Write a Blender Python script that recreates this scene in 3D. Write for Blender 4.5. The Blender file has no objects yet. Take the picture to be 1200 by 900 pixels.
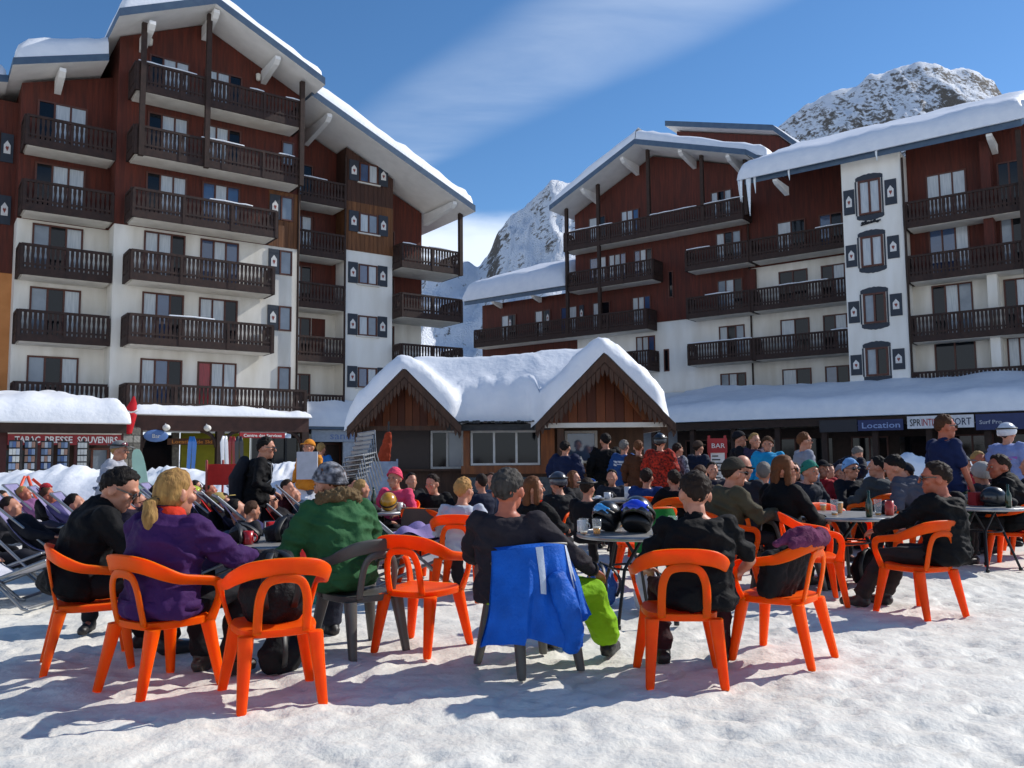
import bpy, bmesh, math, random
from mathutils import Vector, Matrix, noise, Euler
random.seed(7)
S = bpy.context.scene
COL = S.collection
# ------------------------------------------------------------------ camera
FPX, CAMH = 980.0, 1.38
TH, RO = math.atan(85/980.0), math.radians(0.5)
cam = bpy.data.cameras.new('camera'); camo = bpy.data.objects.new('camera', cam); COL.objects.link(camo)
cam.sensor_width = 36; cam.lens = 36*FPX/1200; cam.clip_start = .05; cam.clip_end = 8000
camo.location = (0, 0, CAMH)
camo.rotation_euler = (Matrix.Rotation(math.pi/2+TH, 3, 'X') @ Matrix.Rotation(-RO, 3, 'Z')).to_euler()
S.camera = camo
S.render.resolution_x, S.render.resolution_y = 1024, 768
S.view_settings.view_transform = 'Standard'; S.view_settings.look = 'None'
S.view_settings.exposure = 0.0; S.view_settings.gamma = 1.0
S.cycles.max_bounces = 6; S.cycles.transparent_max_bounces = 6
# ------------------------------------------------------------------ sun and sky
SUNV = Vector((.90, .436, 0)).normalized()
ELEV = math.radians(37)
sdir = Vector((SUNV.x*math.cos(ELEV), SUNV.y*math.cos(ELEV), math.sin(ELEV)))
sun = bpy.data.lights.new('sun', 'SUN'); suno = bpy.data.objects.new('sun', sun); COL.objects.link(suno)
sun.energy = 4.6; sun.angle = math.radians(.5); sun.color = (1, .955, .89)
suno.rotation_euler = sdir.to_track_quat('Z', 'Y').to_euler(); suno.location = (30, 20, 40)
W = bpy.data.worlds.new('World'); S.world = W; W.use_nodes = True
nt = W.node_tree; N = nt.nodes; Lk = nt.links
for n in list(N): N.remove(n)
def nd(nt, t, **k):
    n = nt.nodes.new(t)
    for a, b in k.items(): setattr(n, a, b)
    return n
out = nd(nt, 'ShaderNodeOutputWorld'); bg = nd(nt, 'ShaderNodeBackground'); bg.inputs[1].default_value = .15
sky = nd(nt, 'ShaderNodeTexSky', sky_type='NISHITA'); sky.sun_disc = False
sky.sun_elevation = ELEV; sky.sun_rotation = math.atan2(sdir.x, sdir.y)
sky.altitude = 1900; sky.air_density = 1.0; sky.dust_density = .25; sky.ozone_density = 1.6
tc = nd(nt, 'ShaderNodeTexCoord')
# wispy cirrus: noise on the direction projected on a plane overhead
sep = nd(nt, 'ShaderNodeSeparateXYZ'); Lk.new(tc.outputs['Generated'], sep.inputs[0])
zc = nd(nt, 'ShaderNodeMath', operation='MAXIMUM'); Lk.new(sep.outputs[2], zc.inputs[0]); zc.inputs[1].default_value = .05
dx = nd(nt, 'ShaderNodeMath', operation='DIVIDE'); Lk.new(sep.outputs[0], dx.inputs[0]); Lk.new(zc.outputs[0], dx.inputs[1])
dy = nd(nt, 'ShaderNodeMath', operation='DIVIDE'); Lk.new(sep.outputs[1], dy.inputs[0]); Lk.new(zc.outputs[0], dy.inputs[1])
cmb = nd(nt, 'ShaderNodeCombineXYZ'); Lk.new(dx.outputs[0], cmb.inputs[0]); Lk.new(dy.outputs[0], cmb.inputs[1])
mp = nd(nt, 'ShaderNodeMapping'); Lk.new(cmb.outputs[0], mp.inputs[0])
mp.inputs['Rotation'].default_value = (0, 0, math.radians(50.7)); mp.inputs['Scale'].default_value = (.7, 2.4, 1)
rot = nd(nt, 'ShaderNodeMapping'); Lk.new(cmb.outputs[0], rot.inputs[0]); rot.inputs['Rotation'].default_value = (0, 0, math.radians(50.7))
sp2 = nd(nt, 'ShaderNodeSeparateXYZ'); Lk.new(rot.outputs[0], sp2.inputs[0])
nz = nd(nt, 'ShaderNodeTexNoise'); nz.inputs['Scale'].default_value = .8; nz.inputs['Detail'].default_value = 7; nz.inputs['Roughness'].default_value = .55; nz.inputs['Distortion'].default_value = .6
Lk.new(mp.outputs[0], nz.inputs['Vector'])
cr = nd(nt, 'ShaderNodeMapRange'); cr.inputs[1].default_value = .32; cr.inputs[2].default_value = .8; cr.inputs[3].default_value = .05; cr.inputs[4].default_value = .45
Lk.new(nz.outputs[0], cr.inputs[0])
# low cloud bank over the ridge
mp2 = nd(nt, 'ShaderNodeMapping'); Lk.new(tc.outputs['Generated'], mp2.inputs[0]); mp2.inputs['Scale'].default_value = (2.2, 2.2, 7)
nz2 = nd(nt, 'ShaderNodeTexNoise'); nz2.inputs['Scale'].default_value = 1.6; nz2.inputs['Detail'].default_value = 6; Lk.new(mp2.outputs[0], nz2.inputs['Vector'])
ad = nd(nt, 'ShaderNodeMath', operation='MULTIPLY_ADD'); Lk.new(nz2.outputs[0], ad.inputs[0]); ad.inputs[1].default_value = -.17; Lk.new(sep.outputs[2], ad.inputs[2])
cr2 = nd(nt, 'ShaderNodeMapRange', interpolation_type='SMOOTHSTEP'); cr2.inputs[1].default_value = .21; cr2.inputs[2].default_value = .15; cr2.inputs[3].default_value = 0; cr2.inputs[4].default_value = .9
Lk.new(ad.outputs[0], cr2.inputs[0])
# broad parallel bands of cirrus, well apart
nw = nd(nt, 'ShaderNodeTexNoise'); nw.inputs['Scale'].default_value = .9; nw.inputs['Detail'].default_value = 3; Lk.new(rot.outputs[0], nw.inputs['Vector'])
wa = nd(nt, 'ShaderNodeMath', operation='MULTIPLY_ADD'); Lk.new(nw.outputs[0], wa.inputs[0]); wa.inputs[1].default_value = .2; Lk.new(sp2.outputs[1], wa.inputs[2])
ws = nd(nt, 'ShaderNodeMath', operation='MULTIPLY_ADD'); Lk.new(wa.outputs[0], ws.inputs[0]); ws.inputs[1].default_value = 2*math.pi/2.2; ws.inputs[2].default_value = -(1.36+.1)*2*math.pi/2.2
wc = nd(nt, 'ShaderNodeMath', operation='COSINE'); Lk.new(ws.outputs[0], wc.inputs[0])
wr = nd(nt, 'ShaderNodeMapRange', interpolation_type='SMOOTHSTEP'); wr.inputs[1].default_value = .74; wr.inputs[2].default_value = 1.0; wr.inputs[3].default_value = 0; Lk.new(wc.outputs[0], wr.inputs[0])
wm = nd(nt, 'ShaderNodeMath', operation='MULTIPLY'); Lk.new(wr.outputs[0], wm.inputs[0]); Lk.new(cr.outputs[0], wm.inputs[1])
mx = nd(nt, 'ShaderNodeMath', operation='MAXIMUM'); Lk.new(wm.outputs[0], mx.inputs[0]); Lk.new(cr2.outputs[0], mx.inputs[1])
mix = nd(nt, 'ShaderNodeMix', data_type='RGBA'); Lk.new(mx.outputs[0], mix.inputs[0]); hsv = nd(nt, 'ShaderNodeHueSaturation'); hsv.inputs['Saturation'].default_value = 1.22; Lk.new(sky.outputs[0], hsv.inputs['Color']); Lk.new(hsv.outputs[0], mix.inputs[6]); mix.inputs[7].default_value = (6.6, 7.3, 8.3, 1)
Lk.new(mix.outputs[2], bg.inputs[0]); Lk.new(bg.outputs[0], out.inputs[0])

# ------------------------------------------------------------------ helpers
def lin(h):
    h = h.lstrip('#'); r = []
    for i in (0, 2, 4):
        c = int(h[i:i+2], 16)/255
        r.append(c/12.92 if c <= .04045 else ((c+.055)/1.055)**2.4)
    return (*r, 1)
MATS = {}
def mat(name, col, rough=.6, col2=None, scale=8, bump=0, bscale=40, metal=0, coat=0, stretch=(1, 1, 1), spec=.5, alpha=1, trans=0, detail=4):
    if name in MATS: return MATS[name]
    m = bpy.data.materials.new(name); m.use_nodes = True; t = m.node_tree; b = t.nodes['Principled BSDF']
    c = lin(col) if isinstance(col, str) else (*col, 1)
    b.inputs['Roughness'].default_value = rough; b.inputs['Metallic'].default_value = metal
    b.inputs['Coat Weight'].default_value = coat; b.inputs['Coat Roughness'].default_value = .04
    b.inputs['Specular IOR Level'].default_value = spec; b.inputs['Alpha'].default_value = alpha
    b.inputs['Transmission Weight'].default_value = trans
    co = nd(t, 'ShaderNodeTexCoord'); mpn = nd(t, 'ShaderNodeMapping'); mpn.inputs['Scale'].default_value = stretch
    t.links.new(co.outputs['Object'], mpn.inputs[0])
    c2 = (lin(col2) if isinstance(col2, str) else (*col2, 1)) if col2 else tuple(x*.82 for x in c[:3])+(1,)
    n = nd(t, 'ShaderNodeTexNoise'); n.inputs['Scale'].default_value = scale; n.inputs['Detail'].default_value = detail
    t.links.new(mpn.outputs[0], n.inputs['Vector'])
    r = nd(t, 'ShaderNodeMapRange'); r.inputs[1].default_value = .32; r.inputs[2].default_value = .68; t.links.new(n.outputs[0], r.inputs[0])
    x = nd(t, 'ShaderNodeMix', data_type='RGBA'); x.inputs[6].default_value = c; x.inputs[7].default_value = c2
    t.links.new(r.outputs[0], x.inputs[0]); t.links.new(x.outputs[2], b.inputs['Base Color'])
    if bump:
        n2 = nd(t, 'ShaderNodeTexNoise'); n2.inputs['Scale'].default_value = bscale; n2.inputs['Detail'].default_value = 5
        t.links.new(mpn.outputs[0], n2.inputs['Vector'])
        bp = nd(t, 'ShaderNodeBump'); bp.inputs['Strength'].default_value = 1; bp.inputs['Distance'].default_value = bump
        t.links.new(n2.outputs[0], bp.inputs['Height']); t.links.new(bp.outputs[0], b.inputs['Normal'])
    MATS[name] = m
    return m
def boards(name, c1, c2, period, axis='X', bump=.01, rough=.75):
    """painted or stained boards: fine joints across one axis, grain along the other"""
    if name in MATS: return MATS[name]
    m = mat(name, c1, rough, c2, 2.5, 0, stretch=(4, 4, .35) if axis != 'Z' else (.35, .35, 4))
    t = m.node_tree; b = t.nodes['Principled BSDF']
    co = nd(t, 'ShaderNodeTexCoord'); sp = nd(t, 'ShaderNodeSeparateXYZ'); t.links.new(co.outputs['Object'], sp.inputs[0])
    a = sp.outputs['XYZ'.index(axis)]
    if axis == 'X':
        s = nd(t, 'ShaderNodeMath', operation='ADD'); t.links.new(sp.outputs[0], s.inputs[0]); t.links.new(sp.outputs[1], s.inputs[1]); a = s.outputs[0]
    d = nd(t, 'ShaderNodeMath', operation='DIVIDE'); t.links.new(a, d.inputs[0]); d.inputs[1].default_value = period
    fr = nd(t, 'ShaderNodeMath', operation='PINGPONG'); t.links.new(d.outputs[0], fr.inputs[0]); fr.inputs[1].default_value = .5
    r = nd(t, 'ShaderNodeMapRange'); r.inputs[1].default_value = 0; r.inputs[2].default_value = .07; t.links.new(fr.outputs[0], r.inputs[0])
    bp = nd(t, 'ShaderNodeBump'); bp.inputs['Distance'].default_value = bump; t.links.new(r.outputs[0], bp.inputs['Height']); t.links.new(bp.outputs[0], b.inputs['Normal'])
    fl = nd(t, 'ShaderNodeMath', operation='FLOOR'); t.links.new(d.outputs[0], fl.inputs[0])
    wn = nd(t, 'ShaderNodeTexWhiteNoise', noise_dimensions='1D'); t.links.new(fl.outputs[0], wn.inputs[1])
    src = b.inputs['Base Color'].links[0].from_socket
    hs = nd(t, 'ShaderNodeHueSaturation'); mr = nd(t, 'ShaderNodeMapRange'); mr.inputs[3].default_value = .88; mr.inputs[4].default_value = 1.1
    t.links.new(wn.outputs[0], mr.inputs[0]); t.links.new(mr.outputs[0], hs.inputs['Value']); t.links.new(src, hs.inputs['Color'])
    t.links.new(hs.outputs[0], b.inputs['Base Color'])
    return m

class MB:
    def __init__(s): s.v = []; s.f = []; s.m = []; s.sm = []
    def add(s, vs, fs, mi=0, sm=False):
        o = len(s.v); s.v += [tuple(v) for v in vs]
        for f in fs: s.f.append([i+o for i in f]); s.m.append(mi); s.sm.append(sm)
        return s
    def box(s, x0, x1, y0, y1, z0, z1, mi=0):
        vs = [(x, y, z) for z in (z0, z1) for y in (y0, y1) for x in (x0, x1)]
        return s.add(vs, [(0, 2, 3, 1), (4, 5, 7, 6), (0, 1, 5, 4), (2, 6, 7, 3), (0, 4, 6, 2), (1, 3, 7, 5)], mi)
    def obox(s, M, sx, sy, sz, mi=0):
        vs = [M @ Vector((x*sx/2, y*sy/2, z*sz/2)) for z in (-1, 1) for y in (-1, 1) for x in (-1, 1)]
        return s.add(vs, [(0, 2, 3, 1), (4, 5, 7, 6), (0, 1, 5, 4), (2, 6, 7, 3), (0, 4, 6, 2), (1, 3, 7, 5)], mi)
    def bar(s, a, b, w, h, mi=0, up=(0, 0, 1)):
        a, b = Vector(a), Vector(b); t = (b-a).normalized(); u = Vector(up)
        if abs(t.dot(u)) > .95: u = Vector((0, 1, 0))
        r = t.cross(u).normalized(); u = r.cross(t)
        vs = [p + r*x*w/2 + u*z*h/2 for p in (a, b) for z in (-1, 1) for x in (-1, 1)]
        return s.add(vs, [(0, 1, 3, 2), (4, 6, 7, 5), (0, 4, 5, 1), (2, 3, 7, 6), (0, 2, 6, 4), (1, 5, 7, 3)], mi)
    def prism(s, poly, d, mi=0):
        """poly: 3d points in order, extruded by vector d"""
        n = len(poly); d = Vector(d); vs = [Vector(p) for p in poly]; vs += [p+d for p in vs]
        return s.add(vs, [tuple(range(n))[::-1], tuple(range(n, 2*n))]+[(i, (i+1) % n, n+(i+1) % n, n+i) for i in range(n)], mi)
    def tube(s, pts, rad, n=8, mi=0, caps=True, fx=1, fy=1, up=None, ck=1):
        """tapered tube through pts, hemispherical ends; rad scalar or list; fx,fy squash (lists allowed)"""
        pts = [Vector(p) for p in pts]; k = len(pts)
        rad = [rad]*k if not hasattr(rad, '__len__') else list(rad)
        fx = [fx]*k if not hasattr(fx, '__len__') else list(fx); fy = [fy]*k if not hasattr(fy, '__len__') else list(fy)
        if caps:
            t0 = (pts[0]-pts[1]).normalized(); t1 = (pts[-1]-pts[-2]).normalized()
            A = [(pts[0]+t0*rad[0]*c*ck*min(fx[0], fy[0]), rad[0]*q, fx[0], fy[0]) for c, q in ((.98, .2), (.7, .71), (.35, .94))]
            B = [(pts[-1]+t1*rad[-1]*c*ck*min(fx[-1], fy[-1]), rad[-1]*q, fx[-1], fy[-1]) for c, q in ((.35, .94), (.7, .71), (.98, .2))]
            seq = A+list(zip(pts, rad, fx, fy))+B
        else: seq = list(zip(pts, rad, fx, fy))
        P = [q[0] for q in seq]; vs = []; u = Vector(up) if up else None
        for i, (p, r, ax, ay) in enumerate(seq):
            t = (P[min(i+1, len(P)-1)]-P[max(i-1, 0)]).normalized()
            if u is None: u = Vector((0, 0, 1)) if abs(t.z) < .9 else Vector((0, 1, 0))
            rr = t.cross(u)
            if rr.length < 1e-4: rr = t.orthogonal()
            rr.normalize(); u = rr.cross(t).normalized()
            for j in range(n):
                a = 2*math.pi*j/n; vs.append(p+rr*math.cos(a)*r*ax+u*math.sin(a)*r*ay)
        m = len(seq)
        fs = [(i*n+j, i*n+(j+1) % n, (i+1)*n+(j+1) % n, (i+1)*n+j) for i in range(m-1) for j in range(n)]
        fs += [tuple(range(n))[::-1], tuple(range((m-1)*n, m*n))]
        return s.add(vs, fs, mi, True)
    def ell(s, c, r, M=None, nu=12, nv=8, mi=0):
        c = Vector(c); vs = []
        for i in range(nv+1):
            th = math.pi*i/nv
            for j in range(nu):
                a = 2*math.pi*j/nu
                p = Vector((r[0]*math.sin(th)*math.cos(a), r[1]*math.sin(th)*math.sin(a), r[2]*math.cos(th)))
                if i in (0, nv) and j: p = Vector((0, 0, r[2]*math.cos(th)))
                vs.append(c+(M @ p if M else p))
        fs = []
        for i in range(nv):
            for j in range(nu):
                a, b = i*nu+j, i*nu+(j+1) % nu
                if i == 0: fs.append((0, a+nu, b+nu))
                elif i == nv-1: fs.append((a, (nv)*nu, b))
                else: fs.append((a, a+nu, b+nu, b))
        return s.add(vs, fs, mi, True)
    def lathe(s, prof, n=16, mi=0, c=(0, 0, 0)):
        vs = [(c[0]+r*math.cos(2*math.pi*j/n), c[1]+r*math.sin(2*math.pi*j/n), c[2]+z) for r, z in prof for j in range(n)]
        m = len(prof)
        fs = [(i*n+j, i*n+(j+1) % n, (i+1)*n+(j+1) % n, (i+1)*n+j) for i in range(m-1) for j in range(n)]
        fs += [tuple(range(n))[::-1], tuple(range((m-1)*n, m*n))]
        return s.add(vs, fs, mi, True)
    def sweep(s, path, wd, wid, thk, mi=0, closed=False):
        """flat band along path: wd width directions, wid widths, thk thickness (rounded section)"""
        P = [Vector(p) for p in path]; k = len(P); vs = []
        for i, p in enumerate(P):
            t = (P[min(i+1, k-1)]-P[max(i-1, 0)]).normalized(); w = Vector(wd[i]); w = (w-t*w.dot(t)).normalized(); n_ = t.cross(w)
            a, b = wid[i]/2, thk/2
            for cx, cy in ((1, .45), (.8, 1), (-.8, 1), (-1, .45), (-1, -.45), (-.8, -1), (.8, -1), (1, -.45)):
                vs.append(p+w*a*cx+n_*b*cy)
        fs = [(i*8+j, i*8+(j+1) % 8, (i+1)*8+(j+1) % 8, (i+1)*8+j) for i in range(k-1) for j in range(8)]
        fs += [tuple(range(8))[::-1], tuple(range((k-1)*8, k*8))]
        return s.add(vs, fs, mi, True)
    def grid(s, fn, nx, ny, mi=0, sm=True):
        vs = [fn(i/nx, j/ny) for j in range(ny+1) for i in range(nx+1)]; w = nx+1
        return s.add(vs, [(j*w+i, j*w+i+1, (j+1)*w+i+1, (j+1)*w+i) for j in range(ny) for i in range(nx)], mi, sm)
    def mesh(s, name, mats):
        me = bpy.data.meshes.new(name); me.from_pydata(s.v, [], s.f)
        for m in (mats if isinstance(mats, (list, tuple)) else [mats]): me.materials.append(m)
        me.polygons.foreach_set('material_index', s.m); me.polygons.foreach_set('use_smooth', s.sm)
        bm = bmesh.new(); bm.from_mesh(me); bmesh.ops.recalc_face_normals(bm, faces=bm.faces); bm.to_mesh(me); bm.free()
        me.update(); return me
    def build(s, name, mats, parent=None, **k): return link(name, s.mesh(name, mats), parent, **k)
def link(name, me, parent=None, loc=None, kind=None, label=None):
    o = bpy.data.objects.new(name, me); COL.objects.link(o)
    if parent: o.parent = parent
    if loc is not None: o.location = loc
    if kind: o['kind'] = kind
    if label: o['label'] = label
    return o
def tag(o, label=None, cat=None, group=None, kind=None):
    if label: o['label'] = label
    if cat: o['category'] = cat
    if group: o['group'] = group
    if kind: o['kind'] = kind
    return o
def thing(name, label, cat, loc=(0, 0, 0), rz=0, group=None):
    o = bpy.data.objects.new(name, None); COL.objects.link(o); o.location = loc; o.rotation_euler = (0, 0, rz); o.empty_display_size = .2
    return tag(o, label, cat, group)
def dup(root, loc=None, rz=None, label=None, mats=None, group=None, rot=None):
    """a copy of a thing with its parts and sub-parts; mats maps old material -> new material on the copies"""
    def cp(o, par):
        c = o.copy(); COL.objects.link(c)
        if par: c.parent = par
        if mats and c.type == 'MESH':
            for i, sl in enumerate(c.material_slots):
                if sl.material in mats:
                    nm = mats[sl.material]; sl.link = 'OBJECT'; sl.material = nm
        for ch in list(o.children): cp(ch, c)
        return c
    r = cp(root, None)
    if loc is not None: r.location = loc
    if rz is not None: r.rotation_euler = (0, 0, rz)
    if rot is not None: r.rotation_euler = rot
    if label: r['label'] = label
    if group: r['group'] = group
    return r
def catmull(pts, n):
    P = [Vector(p) for p in pts]; o = []
    for i in range(len(P)-1):
        a, b, c, d = P[max(i-1, 0)], P[i], P[i+1], P[min(i+2, len(P)-1)]
        for j in range(n):
            t = j/n; o.append(.5*((2*b)+(c-a)*t+(2*a-5*b+4*c-d)*t*t+(3*b-a-3*c+d)*t**3))
    o.append(P[-1]); return o
def text(txt, size, m, parent, loc, rot=(math.pi/2, 0, 0), name='lettering', ext=.008, sx=1, align='LEFT', bold=0, fit=None):
    cu = bpy.data.curves.new(name, 'FONT'); cu.body = txt; cu.size = size; cu.extrude = ext; cu.align_x = align; cu.offset = bold; cu.resolution_u = 2
    t = bpy.data.objects.new('tmp', cu); COL.objects.link(t)
    dg = bpy.context.evaluated_depsgraph_get(); me = bpy.data.meshes.new_from_object(t.evaluated_get(dg)); bpy.data.objects.remove(t)
    me.materials.clear(); me.materials.append(m)
    w_ = max(v.co.x for v in me.vertices)-min(v.co.x for v in me.vertices); sx = fit/w_ if fit else sx
    o = link(name, me, parent); o.location = loc; o.rotation_euler = rot; o.scale = (sx, 1, 1); return o
def X(px, Y): return (px-600)/FPX*Y
def ELV(px, py): return math.tan(math.atan((450-py+(px-600)*.0087)/FPX)+TH)
def hor(px): return 535-(px-600)*.0087
def ZP(px, py, Y): return CAMH-(py-hor(px))/FPX*Y

# ------------------------------------------------------------------ materials
SNOW = mat('snow', (.84, .86, .89), .55, (.76, .79, .84), 2.2, .016, 7, spec=.3, detail=8)
M_ = dict(
 white=mat('white_render', '#efebe2', .9, '#d9d3c6', 1.6, .004, 30, stretch=(1, 1, .22)), bright=mat('white_tower', '#f2f0ea', .9, '#e2ded5', 1.4, .004, 30, stretch=(1, 1, .22)),
 red=boards('red_brown_boards', '#612513', '#471a0d', .22, bump=.005), redR=boards('red_boards', '#5d2415', '#451a0f', .22, bump=.005),
 dark=mat('dark_brown_wood', '#38241c', .75, '#28190f', 5, .004, 20), rail=mat('balcony_wood', '#3a251d', .75, '#261712', 6, .004, 20),
 planks=boards('stained_planks', '#7a4e2b', '#5d381d', .24, bump=.02), dkplank=boards('dark_planks', '#4a2c1e', '#3a2117', .24, bump=.02),
 soffit=mat('white_soffit', '#eceae6', .8, '#e2e0dc', 2), fascia=mat('blue_grey_metal', '#4c6073', .45, '#40536a', 3, metal=.2),
 slab=mat('balcony_slab', '#dcd7cd', .9, '#cbc5ba', 2), winf=mat('brown_window_frame', '#5c2d1d', .5, '#482114', 9), winw=mat('white_window_frame', '#c9c9c6', .5),
 glass=mat('curtained_glass', '#8b96a1', .12, '#6f7b88', 1.2, coat=.3), glass2=mat('dark_glass', '#0b0e13', .06, '#10151c', .8, spec=.35),
 glass3=mat('reflection_blue_glass', '#42597d', .06, '#2f4467', .8, coat=1), cur=mat('white_curtain_glass', '#c4c9cc', .25, '#aab2b8', 3, coat=.5, stretch=(6, 6, .5)),  # glass3: a blue reflection put into the base colour of the panes
 redc=mat('red_curtain_glass', '#a3202a', .4, '#7c161e', 4, coat=.4, stretch=(6, 6, .5)),
 shut=mat('blue_black_shutter', '#2c3440', .6), shw=mat('shutter_white_paint', '#e4e2de', .6), shr=mat('shutter_heart_paint', '#8e3b30', .6),
 orangew=mat('orange_render', '#cc8a52', .9, '#bb7a45', 1.5), black=mat('black_paint', '#121214', .5), iron=mat('dark_iron', '#2b2c2f', .45, metal=.6),
 stone=mat('grey_stone', '#8a867c', .9, '#5f5b54', 9, .02, 12), hutw=mat('varnished_pine', '#8a4c1a', .55, '#683510', 5, .003, 30, stretch=(3, 3, .4)),
 hutd=mat('weathered_dark_wood', '#503626', .75, '#3b2619', 5, .006, 24, stretch=(3, 3, .4)), slate=mat('slate_roof', '#3a3b3d', .8, '#2c2d2f', 6, .02, 9),
 plas=mat('orange_plastic', '#ff5600', .45, '#fa5000', 6, .0006, 120, spec=.12), plasg=mat('grey_plastic', '#55534f', .45, '#484643', 6, .0006, 120),
 alu=mat('brushed_metal', '#9a9c9e', .35, '#86888b', 12, metal=.8), gtab=mat('grey_table_top', '#8d8b87', .45, '#7a7874', 14),
 skin=mat('skin', '#c68d72', .5, '#b87a60', 14, spec=.4), skin2=mat('sunburnt_skin', '#b5694f', .5, '#a35a42', 14, spec=.4),
 glassc=mat('clear_plastic', (.9, .93, .95), .05, (.9, .93, .95), 3, alpha=.1), beer=mat('beer', '#f2a21c', .15, '#e8940f', 3), foam=mat('foam', '#f0ead8', .8),
)
M_['plas'].node_tree.nodes['Principled BSDF'].inputs['Subsurface Weight'].default_value = .9
M_['plas'].node_tree.nodes['Principled BSDF'].inputs['Subsurface Radius'].default_value = (1, .45, .1)
M_['plas'].node_tree.nodes['Principled BSDF'].inputs['Subsurface Scale'].default_value = .09
def cloth(hexc, k=None, rough=.8, bump=.004):
    if '/' in hexc:
        a, k = hexc.split('/'); return mat('cloth_'+a.strip('#')+k.strip('#'), a, rough, k, 26, bump, 55, spec=.2, detail=1)
    return mat('cloth_'+hexc.strip('#'), hexc, rough, k, 7, bump, 55, spec=.2)
# ------------------------------------------------------------------ ground: one trampled snow sheet
def fbm(x, y, z=0, o=4): return noise.fractal(Vector((x, y, z)), 1.0, 2.0, o, noise_basis='PERLIN_ORIGINAL')
def axis(a, b, step, far):
    v = []; x = a
    while x <= b: v.append(x); x += step
    st = step; x = b+st; r = []
    while x < far: r.append(x); st *= 1.28; x += st
    r.append(far); st = step; x = a-st; l = []
    while x > -far: l.append(x); st *= 1.28; x -= st
    l.append(-far)
    return l[::-1]+v+r
def gz(x, y):
    w = 1/(1+max(0, math.hypot(x, y-5)-9)*.25)
    d = fbm(x*.7, y*.7, 1)*.03+fbm(x*3.1, y*3.1, 5)*.015
    d += max(0, fbm(x*6.5, y*7.5, 9, 3)-.12)*-.05 + max(0, fbm(x*11, y*11, 3, 2))*.012
    return d*w-.004
PR = {}
rp = random.Random(5)
for _ in range(420):
    x, y, a = rp.uniform(-5.5, 5.8), rp.uniform(2.6, 9.5), rp.choice((0, .3, -.4, 1.4, 1.7, 2.2))+rp.uniform(-.3, .3)
    for s_, f in ((-1, 0), (1, .32)):
        px_, py_ = x+math.cos(a)*f-math.sin(a)*.09*s_, y+math.sin(a)*f+math.cos(a)*.09*s_
        for i in range(-1, 2):
            for j in range(-1, 2): PR.setdefault((int(px_*2)+i, int(py_*2)+j), []).append((px_, py_, math.cos(a), math.sin(a), rp.uniform(.4, 1)))
def prints(x, y):
    d = 0
    for px_, py_, c, s_, w in PR.get((int(x*2), int(y*2)), ()):
        u, v = (x-px_)*c+(y-py_)*s_, -(x-px_)*s_+(y-py_)*c; r = (u/.155)**2+(v/(.058+.012*(u > 0)))**2
        if r < 3: d = min(d, -.016*w*max(0, 1-r**2)) if r < 1 else max(d, .006*w*(1-abs(r-1.7)/1.3)) if d >= 0 else d
    return d
xs, ys = axis(-5.6, 5.6, .042, 3500), axis(2.4, 8.6, .042, 3500)
g = MB(); n = len(xs)
g.add([(x, y, gz(x, y)+(prints(x, y) if abs(x) < 6 and 2 < y < 10 else 0)) for y in ys for x in xs], [(j*n+i, j*n+i+1, (j+1)*n+i+1, (j+1)*n+i) for j in range(len(ys)-1) for i in range(n-1)], 0, True)
GS = mat('trampled_snow', (.80, .778, .705), .6, (.69, .665, .60), 2.2, .010, 24, spec=.25, detail=8)
t = GS.node_tree; b = t.nodes['Principled BSDF']; src = b.inputs['Base Color'].links[0].from_socket
co = nd(t, 'ShaderNodeTexCoord'); n1 = nd(t, 'ShaderNodeTexNoise'); n1.inputs['Scale'].default_value = 5.5; n1.inputs['Detail'].default_value = 9; n1.inputs['Roughness'].default_value = .72
mpn = nd(t, 'ShaderNodeMapping'); mpn.inputs['Scale'].default_value = (1, 1.7, 1); t.links.new(co.outputs['Object'], mpn.inputs[0]); t.links.new(mpn.outputs[0], n1.inputs[0])
r1 = nd(t, 'ShaderNodeMapRange'); r1.inputs[1].default_value = .56; r1.inputs[2].default_value = .76; r1.inputs[4].default_value = .7; t.links.new(n1.outputs[0], r1.inputs[0])
mxn = nd(t, 'ShaderNodeMix', data_type='RGBA'); mxn.inputs[7].default_value = (.43, .38, .33, 1); t.links.new(r1.outputs[0], mxn.inputs[0]); t.links.new(src, mxn.inputs[6]); t.links.new(mxn.outputs[2], b.inputs['Base Color'])
tag(g.build('ground', GS), 'trampled dirty white snow of the square', kind='structure')

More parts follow.
